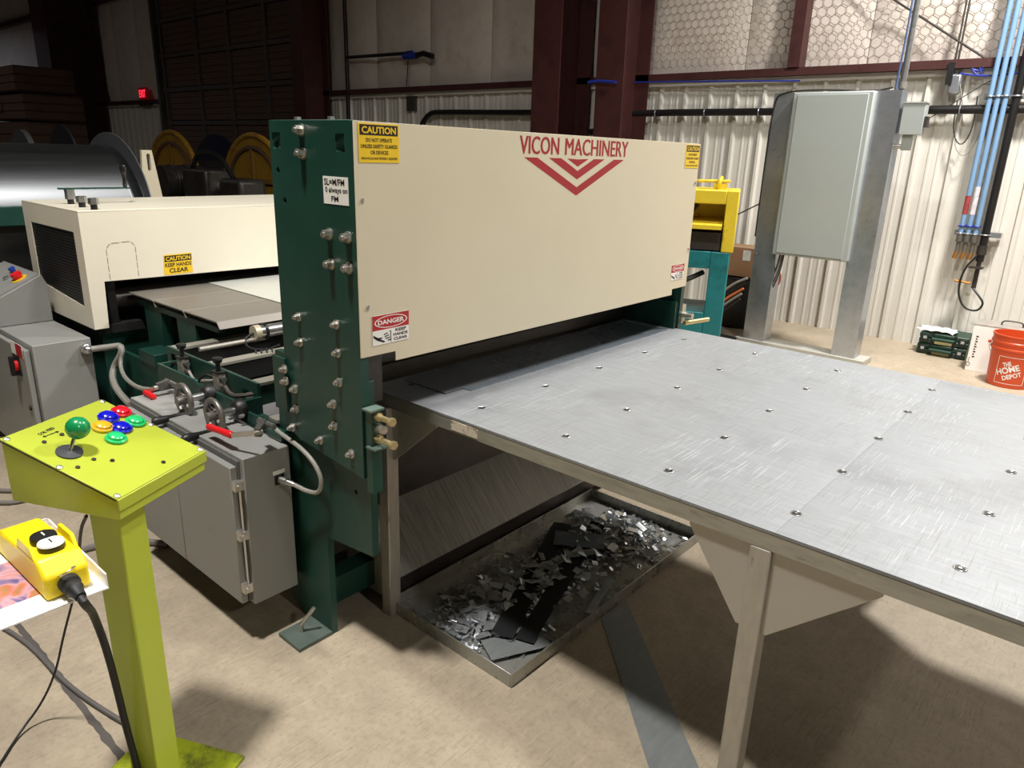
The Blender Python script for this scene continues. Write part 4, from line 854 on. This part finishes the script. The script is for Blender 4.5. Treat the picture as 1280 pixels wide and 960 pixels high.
# yellow cable reels by the door
def reel(xc, yc, r, label):
    t = thing('yellow_reel', label, 'reel', (xc, yc, 0), group=None)
    zc = r+.05
    f = MB().cyl((xc, yc, zc), (xc+.05, yc, zc), r, 56).build('flange', YWOOD, t)
    MB().torus((xc-.01, yc, zc), (1, 0, 0), r*.8, .03, 48, 8).build('flange_ring', mat('ring_rust', (110, 82, 66), .5, .3), t)
    MB().torus((xc+.01, yc, zc), (1, 0, 0), r*.99, .04, 48, 8).build('rim', YWOOD, t)
    for k in range(3):
        yy = yc-.35*r*2+k*.35*r*2; hh = math.sqrt(max(.01, (r*.78)**2-(yy-yc)**2)); MB().box(xc-.03, xc-.001, yy-.03, yy+.03, zc-hh, zc+hh).build('rib', mat('reel_rib', (140, 104, 44), .55, 0, .2), t)
    for zz in (zc+.25, zc-.2): MB().box(xc-.035, xc-.002, yc-r*.6, yc+r*.6, zz-.03, zz+.03).build('cross_rib', MATS['reel_rib'], t)
    MB().cyl((xc+.05, yc, zc), (xc+.75, yc, zc), r*.5, 36).build('drum', DARKST, t)
    MB().cyl((xc+.75, yc, zc), (xc+.80, yc, zc), r*.98, 48).build('flange', mat('navy_disc', (34, 34, 58), .5), t)
    return t
q = onx(313, 168, 5.6); R1 = (q.z-.05)/2
reel(5.6, onx(313, 190, 5.6).y-.05, R1, 'big yellow reel showing at the upper left corner of the shear')
q = onx(214, 164, 5.6); reel(5.6, onx(214, 190, 5.6).y, (q.z-.05)/2, 'big yellow-brown reel beside the cream upright of the decoiler')
# drive motor between the reels
mo = thing('drive_motor', 'dark electric motor and gearbox between the two yellow reels', 'motor', (4.6, 10.6, 0))
c = onx(225, 228, 4.6); 
MB().box(4.2, 5.3, c.y-2.6, c.y+.5, 0, c.z-.22).build('motor_base', mat('navy_base', (30, 36, 48), .5), mo)
MB().cyl((4.35, c.y, c.z), (4.9, c.y, c.z), .22, 24).build('motor_body', DARKST, mo); MB().torus((4.5, c.y, c.z), (1, 0, 0), .222, .02).build('cooling_rib', DARKST, mo); MB().torus((4.7, c.y, c.z), (1, 0, 0), .222, .02).build('cooling_rib', DARKST, mo)
MB().box(4.4, 4.8, c.y-1.1, c.y-.5, c.z-.22, c.z+.2).build('gearbox', DARKST, mo, bevel=.03); MB().cyl((4.6, c.y-.45, c.z), (4.6, c.y-1.6, c.z-.02), .07, 14).build('shaft', STEEL, mo)
MB().box(4.4, 4.75, c.y-1.9, c.y-1.4, c.z-.22, c.z+.12).build('pump', DARKST, mo, bevel=.05)
hose('hydraulic_hose', [(4.5, c.y-.6, c.z+.2), (4.5, c.y-.8, c.z+.42), (4.5, c.y-1.3, c.z+.40), (4.5, c.y-1.6, c.z+.12)], .03, BLACK, mo)
# wooden crates in the far corner
for k, (z0, z1, xa, ya, lab) in enumerate(((0, 1.26, 4.65, 15.75, 'dark wooden crate, bottom of the stack in the far corner'), (1.27, 1.95, 4.65, 15.8, 'dark wooden crate, second from the bottom of the far corner stack'), (1.96, 2.44, 4.68, 15.9, 'dark wooden crate with round mark, second from the top of the corner stack'), (2.45, 2.92, 4.65, 16.1, 'dark wooden crate, topmost of the stack in the far corner'))):
    t = thing('wooden_crate', lab, 'crate', (xa+.5, ya+1.2, z0), group='crates stacked in the far corner')
    n = 3; h = (z1-z0-.06)/n
    MB().box(xa+.03, xa+1.0, ya+.03, ya+2.7, z0, z1-.02).build('crate_core', mat('crate_dark', (60, 40, 28), .7), t)
    for i in range(n): MB().box(xa, xa+.03, ya, ya+2.7, z0+.03+i*h, z0+.03+(i+1)*h-.015).build('board', WOODC, t); MB().box(xa+.03, xa+1.0, ya, ya+.03, z0+.03+i*h, z0+.03+(i+1)*h-.015).build('board', WOODC, t)
    if k == 2: MB().torus((xa-.003, ya+1.35, z0+.25), (1, 0, 0), .12, .01, 24, 5).build('round_mark', DARK, t)
# exit sign
q = onx(178, 117, XW-.12); ex = thing('exit_sign', 'small glowing red exit sign on the dark wall', 'exit sign', (q.x, q.y, q.z))
MB().box(q.x, q.x+.06, q.y-.2, q.y+.2, q.z-.13, q.z+.13).build('housing', mat('exit_red_face', (90, 8, 12), .5, emit=.35), ex)
MB().text('EXIT', (q.x-.003, q.y+.16, q.z-.08), (0, -1, 0), (0, 0, 1), .32, .16, .02, th=0).build('sign_lettering', mat('exit_red_letters', (255, 40, 60), .5, emit=2.2), ex, fix=False)
MB().box(q.x+.02, q.x+.1, q.y-.32, q.y+.3, q.z-.26, q.z-.18).build('battery_box', mat('exit_box', (60, 56, 54), .5), ex)

# ================================================================== WALL SERVICES
XP = XW-.10
p1 = onx(540, 140, XP); 
t = MB().tube([onx(526, 162, XP), onx(529, 152, XP), onx(537, 142, XP), onx(548, 140, XP), (XP, 6.6, 2.165), (XP, 5.95, 2.165)], .038, 12, 1).build('wall_conduit', BLKPIPE, None, base=(XP, 7, 2.1)); tag(t, 'black conduit bending down on the wall left of the dark columns', 'conduit')
lc = thing('wall_conduit', 'long black conduit along the white ribbed wall behind the panel stand', 'conduit', (XP, 2, 2.1))
MB().tube([(XP, 5.45, 1.93), (XP, 5.30, 1.95), (XP, 4.98, 2.12), (XP, 4.78, 2.145), (XP, 3.0, 2.14), (XP, -1.5, 2.14)], .038, 12, 1).build('pipe', BLKPIPE, lc)
for i in range(10):
    y = 4.55-i*.61
    MB().box(XP-.005, XW-.036, y-.02, y+.02, 2.085, 2.10).build('pipe_clip', GALV, lc); MB().torus((XP, y, 2.14), (0, 1, 0), .040, .005, 18, 6).build('pipe_strap', GALV, lc)
gp = thing('gas_pipe', 'thin black pipe with blue valve on the wall left of the columns', 'pipe', (XP, 10.0, 1.2))
g0_ = onx(433, 72, XP); g1_ = onx(541, 71, XP)
MB().cyl((XP, g0_.y, .2), (XP, g0_.y, 6), .03, 10).build('riser', BLKPIPE, gp); MB().cyl(g0_, (XP, g1_.y+.5, g0_.z-.02), .026, 10).build('branch', BLKPIPE, gp)
v_ = onx(513, 70, XP); MB().cyl((XP, v_.y+.14, v_.z), (XP, v_.y-.14, v_.z), .045, 12).build('valve', BLUEW, gp); MB().box(XP-.02, XP+.02, v_.y-.05, v_.y+.05, v_.z+.04, v_.z+.07).build('valve_lever', BLUEW, gp)
MB().tube([(XP, v_.y-.14, v_.z), (XP, g1_.y+.2, v_.z+.02), (XP, g1_.y, v_.z-.03)], .04, 8).build('tail', BLKPIPE, gp); MB().tube([(XP, v_.y+.05, v_.z-.04), (XP, v_.y+.08, v_.z-.3), (XP, v_.y+.1, 2.56)], .008, 6).build('drain_tube', BLKPIPE, gp)
q = onx(513, 130, XW-.06); o = MB().box(q.x, q.x+.05, q.y-.09, q.y+.09, q.z-.1, q.z+.14).build('outlet_box', mat('outlet_dark', (70, 66, 62), .5, .3), None, base=q, bevel=.004); tag(o, 'small grey outlet box on the ribbed wall below the gas pipe', 'outlet')
# three blue pipes, a black pipe and their manifold
XB = 7.62
BY = [1.285, 1.228, 1.170]
for i, (y, lab) in enumerate(zip(BY, ('light blue air pipe, leftmost of three on the right wall', 'light blue air pipe, middle of three on the right wall', 'light blue air pipe, rightmost of three on the right wall'))):
    t = thing('air_pipe', lab, 'pipe', (XB, y, 1.0), group='blue air pipes on the wall')
    MB().cyl((XB, y, 1.06), (XB, y, 6.5), .021, 14).build('tube', BLUEP, t)
    MB().cyl((XB, y, 1.02), (XB, y, 1.10), .029, 10).build('coupling', mat('coupling', (120, 116, 108), .4, .6), t)
    MB().cyl((XB, y, .92), (XB, y, 1.02), .018, 10).build('drop_valve', MATS['coupling'], t); MB().cyl((XB, y+.01, .87), (XB, y, .93), .020, 8).build('brass_nozzle', mat('brass_nozzle', (176, 128, 70), .4, .7), t)
    if i < 2: MB().cyl((XB, y, 1.26), (XB, y, 1.42 if i == 0 else 1.5), .0225, 14).build('printed_sleeve', mat('sleeve_%d' % i, (150, 60, 60) if i == 0 else (206, 200, 204), .5, 0, .4, 40), t)
    MB().torus((XB-.0, y, 1.16), (0, .2, 1), .030, .007, 18, 6).build('cable_tie', BLUEW, t)
t = thing('black_drain_pipe', 'black pipe with valves right of the three blue pipes', 'pipe', (XB, 1.09, .8))
MB().cyl((XB+.02, 1.095, .86), (XB+.02, 1.095, 6.5), .032, 14).build('tube', BLKPIPE, t); MB().cyl((XB+.02, 1.095, .92), (XB+.02, 1.095, 1.0), .042, 10).build('coupling', DARKST, t)
MB().cyl((XB+.02, 1.095, .62), (XB+.02, 1.095, .86), .02, 10).build('drop', DARKST, t); MB().box(XB-.05, XB+.03, 1.05, 1.16, .80, .815).build('valve_lever', DARKST, t); MB().cyl((XB-.01, 1.12, .665), (XB-.01, 1.25, .675), .012, 8).build('valve_handle', MATS['brass_nozzle'], t)
hose('black_hose', [(XB, 1.11, .92), (XB-.03, 1.19, .80), (XB-.03, 1.21, .60), (XB-.03, 1.14, .44), (XB-.03, 1.02, .42), (XB-.03, .98, .50), (XB-.02, 1.03, .56), (XB+.0, 1.095, .62)], .009, BLACK, t)
for z, lab in ((1.095, 'lower strut rail clamping the blue air pipes'), (2.24, 'upper strut rail clamping the blue air pipes')):
    t = thing('strut_rail', lab, 'strut rail', (XW-.08, 1.15, z), group='strut rails behind the blue pipes')
    MB().plate([(XB+.04, z-.022), (XW-.036, z-.022), (XW-.036, z+.022), (XB+.04, z+.022)], [], 'y', .98, 1.34).build('channel', GALV, t)
    for y in BY+[1.095]: MB().torus((XB+(.02 if y < 1.1 else 0), y, z), (0, 0, 1), .028 if y > 1.1 else .038, .006, 18, 6).build('clamp', GALV, t)
# junction boxes, thin conduits, brace rod and wires
q = onx(1192, 103, XW-.1); t = thing('wall_box', 'grey round-cornered box on the wall left of the blue pipes', 'junction box', (q.x, q.y, q.z))
MB().box(q.x-.02, XW-.036, q.y-.06, q.y+.04, q.z-.10, q.z+.07).build('box', GALV, t, bevel=.02); MB().box(q.x-.04, q.x-.02, q.y+.01, q.y+.06, q.z-.02, q.z+.16).build('plug', BLACK, t)
q2 = onx(1208, 0, XW-.1)
for k in (-.012, .012): MB().tube([(q.x, q.y+k+.01, q.z+.08), (q.x, q2.y+k, 6)], .008, 6).build('thin_conduit', DARKST, t)
a = onx(1118, 0, XW-.1); b = onx(1235, 75, XW-.1); t = MB().tube([a+(a-b)*2.5, b+(b-a)*.15], .009, 8).build('brace_rod', mat('brace_dark', (52, 48, 46), .5, .3), None, base=b); tag(t, 'thin dark brace rod slanting across the wire netting', 'brace rod')
def wire(pts, r, mt_, lab, X=XW-.11):
    o = MB().tube([onx(*p, X) for p in pts], r, 6, 2).build('wall_wire', mt_, None, base=onx(*pts[0], X)); return tag(o, lab, 'wire')
wire([(1197, 125), (1190, 165), (1200, 185), (1215, 165), (1222, 120)], .005, BLACK, 'black wire looping below the grey wall box')
wire([(1200, 105), (1205, 140), (1190, 180), (1205, 200), (1225, 170), (1232, 130)], .004, HOSEG, 'pale grey wire looping lowest below the wall box')
wire([(1195, 100), (1205, 80), (1240, 72), (1290, 74)], .008, BLACK, 'black cable arching from the wall box to the blue pipes')
wire([(1155, 152), (1190, 130), (1225, 108), (1240, 100)], .004, DARKST, 'dark wire rising from the small disconnect box to the pipes')
wire([(1200, 92), (1230, 96), (1290, 90)], .007, BLUEW, 'dark blue cable bundle along the girt by the blue pipes')
wire([(1212, 78), (1218, 92), (1228, 96), (1224, 80), (1214, 86), (1226, 90), (1230, 82)], .008, BLUEW, 'tangled coil of blue wire hanging beside the blue pipes')
wire([(745, 101), (780, 103), (850, 102), (1000, 101)], .008, BLUEW, 'thin blue cable lying along the girt beside the columns', XW-.15)
wire([(735, 103), (748, 101), (770, 103)], .016, BLUEW, 'thick blue cable end across the red-brown column', 7.1)
wire([(1210, 76), (1225, 84), (1245, 76), (1260, 90), (1250, 100)], .004, BLACK, 'thin black wires tangled behind the blue pipes')

# ================================================================== ELECTRICAL PANEL ON ITS STAND
ST = thing('electrical_panel_stand', 'tall grey electrical panel mounted between two galvanised posts by the wall', 'electrical panel', (6.55, 2.2, 0))
def cpost(y0, y1, open_):
    x0_, x1_ = 6.50, 6.67; t_ = .008; m_ = MB()
    m_.box(x0_, x0_+t_, y0, y1, .05, 2.215); m_.box(x0_+t_, x1_, y0, y0+t_, .05, 2.215); m_.box(x0_+t_, x1_, y1-t_, y1, .05, 2.215)
    return m_.build('post', GALV, ST)
pL = cpost(2.50, 2.70, 1); pR = cpost(1.69, 1.885, -1)
E0, E1 = 1.89, 2.495
MB().box(6.44, 6.66, E0-.02, E1+.02, .865, 2.21).build('enclosure', GREYB, ST, bevel=.012)
MB().box(6.43, 6.4395, E0+.02, E1-.02, .885, 2.19).build('door', GREYB, ST, bevel=.006)
MB().box(6.47, 6.70, 1.60, 2.77, 0, .05).build('floor_rail', mat('pale_channel', (186, 184, 176), .45, .3), ST, bevel=.003)
MB().box(6.66, 6.69, 1.72, 2.67, 2.0, 2.06).build('cross_rail', GALV, ST); MB().box(6.66, 6.69, 1.72, 2.67, 1.0, 1.06).build('cross_rail', GALV, ST)
for (y, z) in ((1.72, .08), (1.85, .08), (2.52, .08), (2.68, .08), (2.68, .85)): MB().cyl((6.50, y, z), (6.492, y, z), .011, 6).build('bolt', ZINC, ST)
MB().box(6.55, 6.64, 1.665, 1.69, 1.90, 2.12).build('box_bracket', GALV, ST)
db = MB().box(6.50, 6.60, 1.505, 1.665, 1.885, 2.115).build('disconnect_box', GREYB, ST, bevel=.004); MB().box(6.495, 6.605, 1.50, 1.67, 2.115, 2.125).build('box_lid', GREYB, db); MB().box(6.52, 6.58, 1.48, 1.505, 1.94, 2.02).build('switch_handle', DARKST, db)
MB().box(6.53, 6.58, 1.57, 1.64, 1.77, 1.885).build('conduit_body', GREYB, ST, bevel=.006); MB().cyl((6.55, 1.64, 1.80), (6.55, 1.75, 1.80), .018, 10).build('conduit_nipple', ZINC, ST)
cpt = onx(1128, 108, 6.60); MB().cyl((6.60, cpt.y, 2.1), (6.60, cpt.y, 6.5), .024, 12).build('conduit_riser', STEEL, ST); MB().cyl((6.60, cpt.y, 2.23), (6.60, cpt.y, 2.28), .033, 12).build('conduit_coupling', ZINC, ST)
hose('blue_cable', [(6.57, cpt.y+.04, 2.22), (6.57, cpt.y+.03, 2.5), (6.57, cpt.y+.03, 3.0), (6.57, cpt.y+.0, 3.15), (6.57, cpt.y+.03, 4)], .008, mat('slate_blue_cable', (70, 90, 130), .5), ST, 1)
hose('black_cable', [(6.58, cpt.y+.06, 2.24), (6.55, cpt.y+.2, 2.21), (6.52, 2.3, 2.235), (6.50, 2.62, 2.225), (6.49, 2.70, 2.16), (6.49, 2.705, 1.5), (6.49, 2.705, 1.0)], .007, BLACK, ST, 2)
for k in range(4): hose('loose_cable', [(6.55, 2.44+k*.012, .865), (6.54, 2.45+k*.014, .7), (6.56, 2.52+k*.02, .5), (6.62, 2.62+k*.02, .35)], .006, (BLACK, DARKST, HOSEG, BLACK)[k], ST, 2)

# ================================================================== YELLOW AND TEAL MACHINE BEHIND THE SHEAR
YM = thing('notching_press', 'yellow topped teal press standing between shear and panel stand', 'machine', (5.2, 2.323, 0))
def PX(x, y, X=5.2): q = onx(x, y, X); return q
y0_ = onx(918, 300, 5.2).y; y1_ = y0_+.75
MB().box(5.2, 5.75, y0_+.02, y0_+.16, 0, .99).build('teal_column', TEAL, YM, bevel=.008)
MB().box(5.2, 5.75, y0_+.16, y1_, .0, .52).build('teal_base', TEAL, YM, bevel=.006); MB().box(5.2, 5.75, y0_+.16, y1_, .86, .99).build('teal_bed', TEAL, YM, bevel=.006); MB().box(5.2, 5.75, y1_-.14, y1_, .52, .86).build('teal_column', TEAL, YM)
MB().box(5.2, 5.75, y0_, y0_+.09, .99, 1.44).build('yellow_cheek', YELM, YM, bevel=.008); MB().box(5.2, 5.75, y0_+.09, y1_, 1.34, 1.44).build('yellow_head', YELM, YM, bevel=.008)
MB().box(5.2, 5.75, y1_-.09, y1_, .99, 1.34).build('yellow_cheek', YELM, YM); MB().box(5.55, 5.75, y0_+.09, y1_-.09, 1.0, 1.34).build('yellow_back', YELM, YM)
MB().prism([(5.12, 1.16), (5.55, 1.20), (5.55, 1.22), (5.12, 1.19)], 'y', y0_+.10, y1_-.1).build('yellow_shelf', YELM, YM); MB().box(5.22, 5.5, y0_+.10, y1_-.12, 1.0, 1.13).build('die_block', DARKST, YM)
MB().cyl((5.4, y0_+.08, 1.50), (5.4, y1_, 1.49), .012, 10).build('top_rod', YELM, YM); MB().torus((5.4, y0_+.16, 1.485), (0, 1, .3), .04, .016, 18, 8).build('lifting_eye', YELM, YM); MB().box(5.37, 5.43, y0_+.10, y0_+.2, 1.44, 1.48).build('eye_base', YELM, YM)
hose('black_hose', [(5.3, y0_+.2, .82), (5.24, y0_+.35, .74), (5.24, y0_+.55, .74), (5.3, y0_+.65, .80)], .02, BLACK, YM); hose('grey_wire', [(5.22, y0_+.5, .86), (5.2, y0_+.45, .7), (5.2, y0_+.5, .54)], .008, HOSEG, YM)
a = onx(922, 266, 6.8); w_ = MB().tube([onx(918, 270, 6.5), onx(951, 254, 6.6)], .006, 6).build('guy_wire', DARKST, None, base=a); tag(w_, 'thin dark wire stretched between yellow press and panel stand', 'wire')
YM.rotation_euler = (0, 0, math.radians(24))
# clutter by the wall behind the stand
q = onx(930, 340, 7.2)
bn = thing('waste_bin', 'black waste bin under a cardboard box behind the stand post', 'bin', (7.2, q.y, 0)); MB().lathe([(.19, 0), (.21, .02), (.24, .5), (.25, .52), (.23, .52), (.2, .05)], (7.2, q.y+.0, 0), (0, 0, 1), 28).build('bin_body', BLACK, bn); MB().torus((7.2, q.y, .52), (0, 0, 1), .245, .012).build('bin_rim', BLACK, bn)
cbx = thing('cardboard_box', 'brown cardboard box balanced on the black bin behind the stand', 'box', (7.2, q.y, .535)); MB().box(7.03, 7.38, q.y-.25, q.y+.2, .535, .82).build('carton', CARD, cbx); MB().box(7.027, 7.03, q.y-.12, q.y-.04, .70, .80).build('paper_label', WHITE, cbx); MB().box(7.1, 7.13, q.y-.25, q.y+.2, .8205, .822).build('tape', mat('tape', (196, 176, 140), .4), cbx)
q = onx(967, 348, 6.85); oc = thing('orange_cord_reel', 'orange plastic cord reel hanging on the wall side of the stand', 'cord reel', (6.85, q.y, q.z)); MB().lathe([(.02, -.05), (.10, -.045), (.105, -.03), (.05, -.025), (.05, .025), (.105, .03), (.10, .045), (.02, .05)], (6.80, q.y+.02, q.z), (.5, 1, 0), 28).build('spool', ORANGE, oc); MB().box(6.69, 6.80, q.y+.0, q.y+.03, q.z-.01, q.z+.02).build('hook', DARKST, oc)
for k, (c_, lab) in enumerate(((HOSEG, 'grey'), (BLACK, 'black'), (mat('orange_cord', (210, 110, 60), .5), 'orange'), (HOSEG, 'light grey'), (BLACK, 'thick black'))):
    z0 = .55-.06*k; pts = [(6.35-.03*k, 2.66+.02*k, .70-.03*k), (6.3-.03*k, 2.78+.015*k, .5-.05*k), (6.25, 2.76-.02*k, .30-.04*k), (6.22, 2.66-.03*k, .15-.02*k), (6.25, 2.55, .05)]
    pts = [(6.46, 2.715+.012*k, .62-.05*k), (6.45, 2.86+.02*k, .54-.07*k), (6.42, 3.02, .36-.05*k), (6.38, 3.05+.02*k, .16-.01*k), (6.36, 2.96, .03+.01*k), (6.36, 2.7, .02+.01*k)]
    o = MB().tube(pts, .011 if k < 4 else .016, 8, 3).build('hanging_cable', c_, None, base=(6.4, 2.9, 0)); tag(o, '%s cable drooping to the floor left of the panel stand' % lab, 'cable')

# ================================================================== TOOL CASES, CARTON, BUCKET
TCx, TCy = 7.56, 1.205
def case(z, label, rz):
    t = thing('tool_case', label, 'tool case', (TCx, TCy, z), rz, group='tool cases by the wall', local=True)
    MB().box(-.15, .15, -.20, .20, 0, .05).build('case_bottom', CASEG, t, bevel=.012); MB().box(-.15, .15, -.20, .20, .052, .10).build('case_lid', CASEG, t, bevel=.012)
    MB().tube([(-.15, .09, .055), (-.19, .085, .055), (-.19, -.085, .055), (-.15, -.09, .055)], .016, 10).build('handle', CASEG, t)
    for s in (-1, 1): l_ = MB().box(-.163, -.149, s*.15-.03, s*.15+.03, .02, .085).build('latch', BLACK, t, bevel=.003); MB().box(-.165, -.163, s*.15-.014, s*.15+.014, .045, .07).build('latch_tab', GREYB, l_)
    MB().box(-.1515, -.1495, -.07, .07, .006, .03).build('badge', mat('badge', (170, 160, 110), .5), t)
    for s in (-1, 1): MB().box(-.152, -.148, s*.09-.012, s*.09+.012, 0.0, .1).build('corner_band', BLACK, t)
case(0, 'green and black tool case on the floor, lower of two by the wall', 0); case(.102, 'green and black tool case stacked on top of the other, under the rag', .04)
rg = MB(); nx, ny = 16, 20
for i in range(nx+1):
    for j in range(ny+1):
        u, v = i/nx, j/ny; x = TCx-.15+u*.22; y = TCy-.08+v*.30
        rg.v.append(Vector((x+.012*math.sin(9*v), y+.015*math.sin(7*u+2), .208+.012*abs(math.sin(6*u+4*v))+.01*abs(math.sin(11*v-5*u)))))
for i in range(nx):
    for j in range(ny): k = i*(ny+1)+j; rg.f.append([k, k+1, k+ny+2, k+ny+1])
o = rg.build('cloth_rag', CLOTH, None, base=(TCx, TCy, .204), sharp=1.5); md = o.modifiers.new('thickness', 'SOLIDIFY'); md.thickness = .003; tag(o, 'crumpled white rag on the upper green tool case', 'rag')
wb = thing('white_carton', 'white cardboard carton with handle standing behind the orange bucket', 'carton', (7.2, .75, 0), 0, local=True)
wb.rotation_euler = (0, 0, .05); MB().box(-.13, .16, -.36, .20, 0, .40).build('carton', WHITEBOX, wb, bevel=.004); MB().box(-.132, .162, -.362, .202, .40, .404).build('lid', mat('carton_lid', (150, 142, 134), .6, 0, .25, 14), wb)
MB().tube([(0, .02, .404), (0, .02, .43), (0, -.0, .445), (0, -.11, .445), (0, -.13, .43), (0, -.13, .404)], .006, 8, 1).build('wire_handle', DARKST, wb)
for k in range(9): MB().box(-.1308, -.1302, .150+.006*(k % 2), .168, .12+k*.022, .132+k*.022).build('side_print', DECB, wb)
MB().torus((-.131, .185, .06), (1, 0, 0), .015, .002, 16, 4).build('round_print', DECB, wb); MB().box(-.131, -.1302, .183, .187, .08, .12).build('print_bar', DECB, wb)
bkc = Vector((6.84, .60, 0)); bk = thing('plastic_bucket', 'orange plastic bucket with white square lettering in front of the carton', 'bucket', (bkc.x, bkc.y, 0), 0, local=True)
bk.scale = (1.13, 1.13, 1.13)
BH = .368; rb0, rb1 = .133, .150
def rad(z): return rb0+(rb1-rb0)*z/BH
MB().lathe([(.0001, 0), (rb0-.004, 0), (rb0, .004), (rad(.26), .26), (rad(.262)+.010, .262), (rad(.275)+.010, .275), (rad(.28)+.001, .28), (rad(.30)+.001, .30), (rad(.305)+.007, .305), (rad(.32)+.007, .32), (rb1, .325), (rb1, .355), (rb1+.006, .358), (rb1+.006, BH), (rb1-.003, BH), (rb0-.006, .006), (.0001, .006)], (0, 0, 0), (0, 0, 1), 56).build('shell', ORANGE, bk, sharp=.5)
vd = math.atan2(-bk.location.y, -bk.location.x); T0 = vd+.02                      # lettering faces the aisle
def bend(cx, cz, rot):
    def f(u, v):
        c, s = math.cos(rot), math.sin(rot); a, z = cx+u*c-v*s, cz+u*s+v*c; R_ = rad(z)+.0012; return Vector((R_*math.cos(T0+a/rad(z)), R_*math.sin(T0+a/rad(z)), z))
    return f
rt = .42
lg = MB()
for s_, cx, cz, w2, h2 in (('THE', -.046, .145, .05, .034), ('HOME', -.075, .082, .14, .045), ('DEPOT', -.034, .052, .115, .034)):
    lg.text(s_, (0, 0, 0), (1, 0, 0), (0, 1, 0), w2, h2, .03, bend=bend(cx, cz, rt))
lg.build('white_lettering', WHITE, bk, fix=False)
fr = MB(); sq = [(-.088, .032), (.088, .032), (.088, .222), (-.088, .222)]
for (a, b) in zip(sq, sq[1:]+sq[:1]):
    n = 14
    for i in range(n):
        p = [a[k]+(b[k]-a[k])*i/n for k in (0, 1)]; q = [a[k]+(b[k]-a[k])*(i+1)/n for k in (0, 1)]; dx, dz = (b[1]-a[1]), -(b[0]-a[0]); ll = math.hypot(dx, dz); dx, dz = dx/ll*.0018, dz/ll*.0018; fn = bend(0, 0, 0)
        fr.add([fn(p[0]-dx, p[1]-dz), fn(q[0]-dx, q[1]-dz), fn(q[0]+dx, q[1]+dz), fn(p[0]+dx, p[1]+dz)], [(0, 1, 2, 3)])
fr.build('white_frame', WHITE, bk, fix=False)
hb = MB(); hp = [Vector((math.cos(t)*.165, math.sin(t)*.165, 0)) for t in [PI*i/24 for i in range(25)]]
Mh = Matrix.Translation((0, 0, .29)) @ Matrix.Rotation(vd+PI/2, 4, 'Z') @ Matrix.Rotation(-1.25, 4, 'X')
hb.tube([Mh @ p for p in hp], .0025, 6).build('wire_bail', ZINC, bk)
for s in (0, PI): p = Mh @ Vector((math.cos(s)*.162, 0, 0)); MB().ball(p, .012, 10).build('bail_ear', ORANGE, bk)
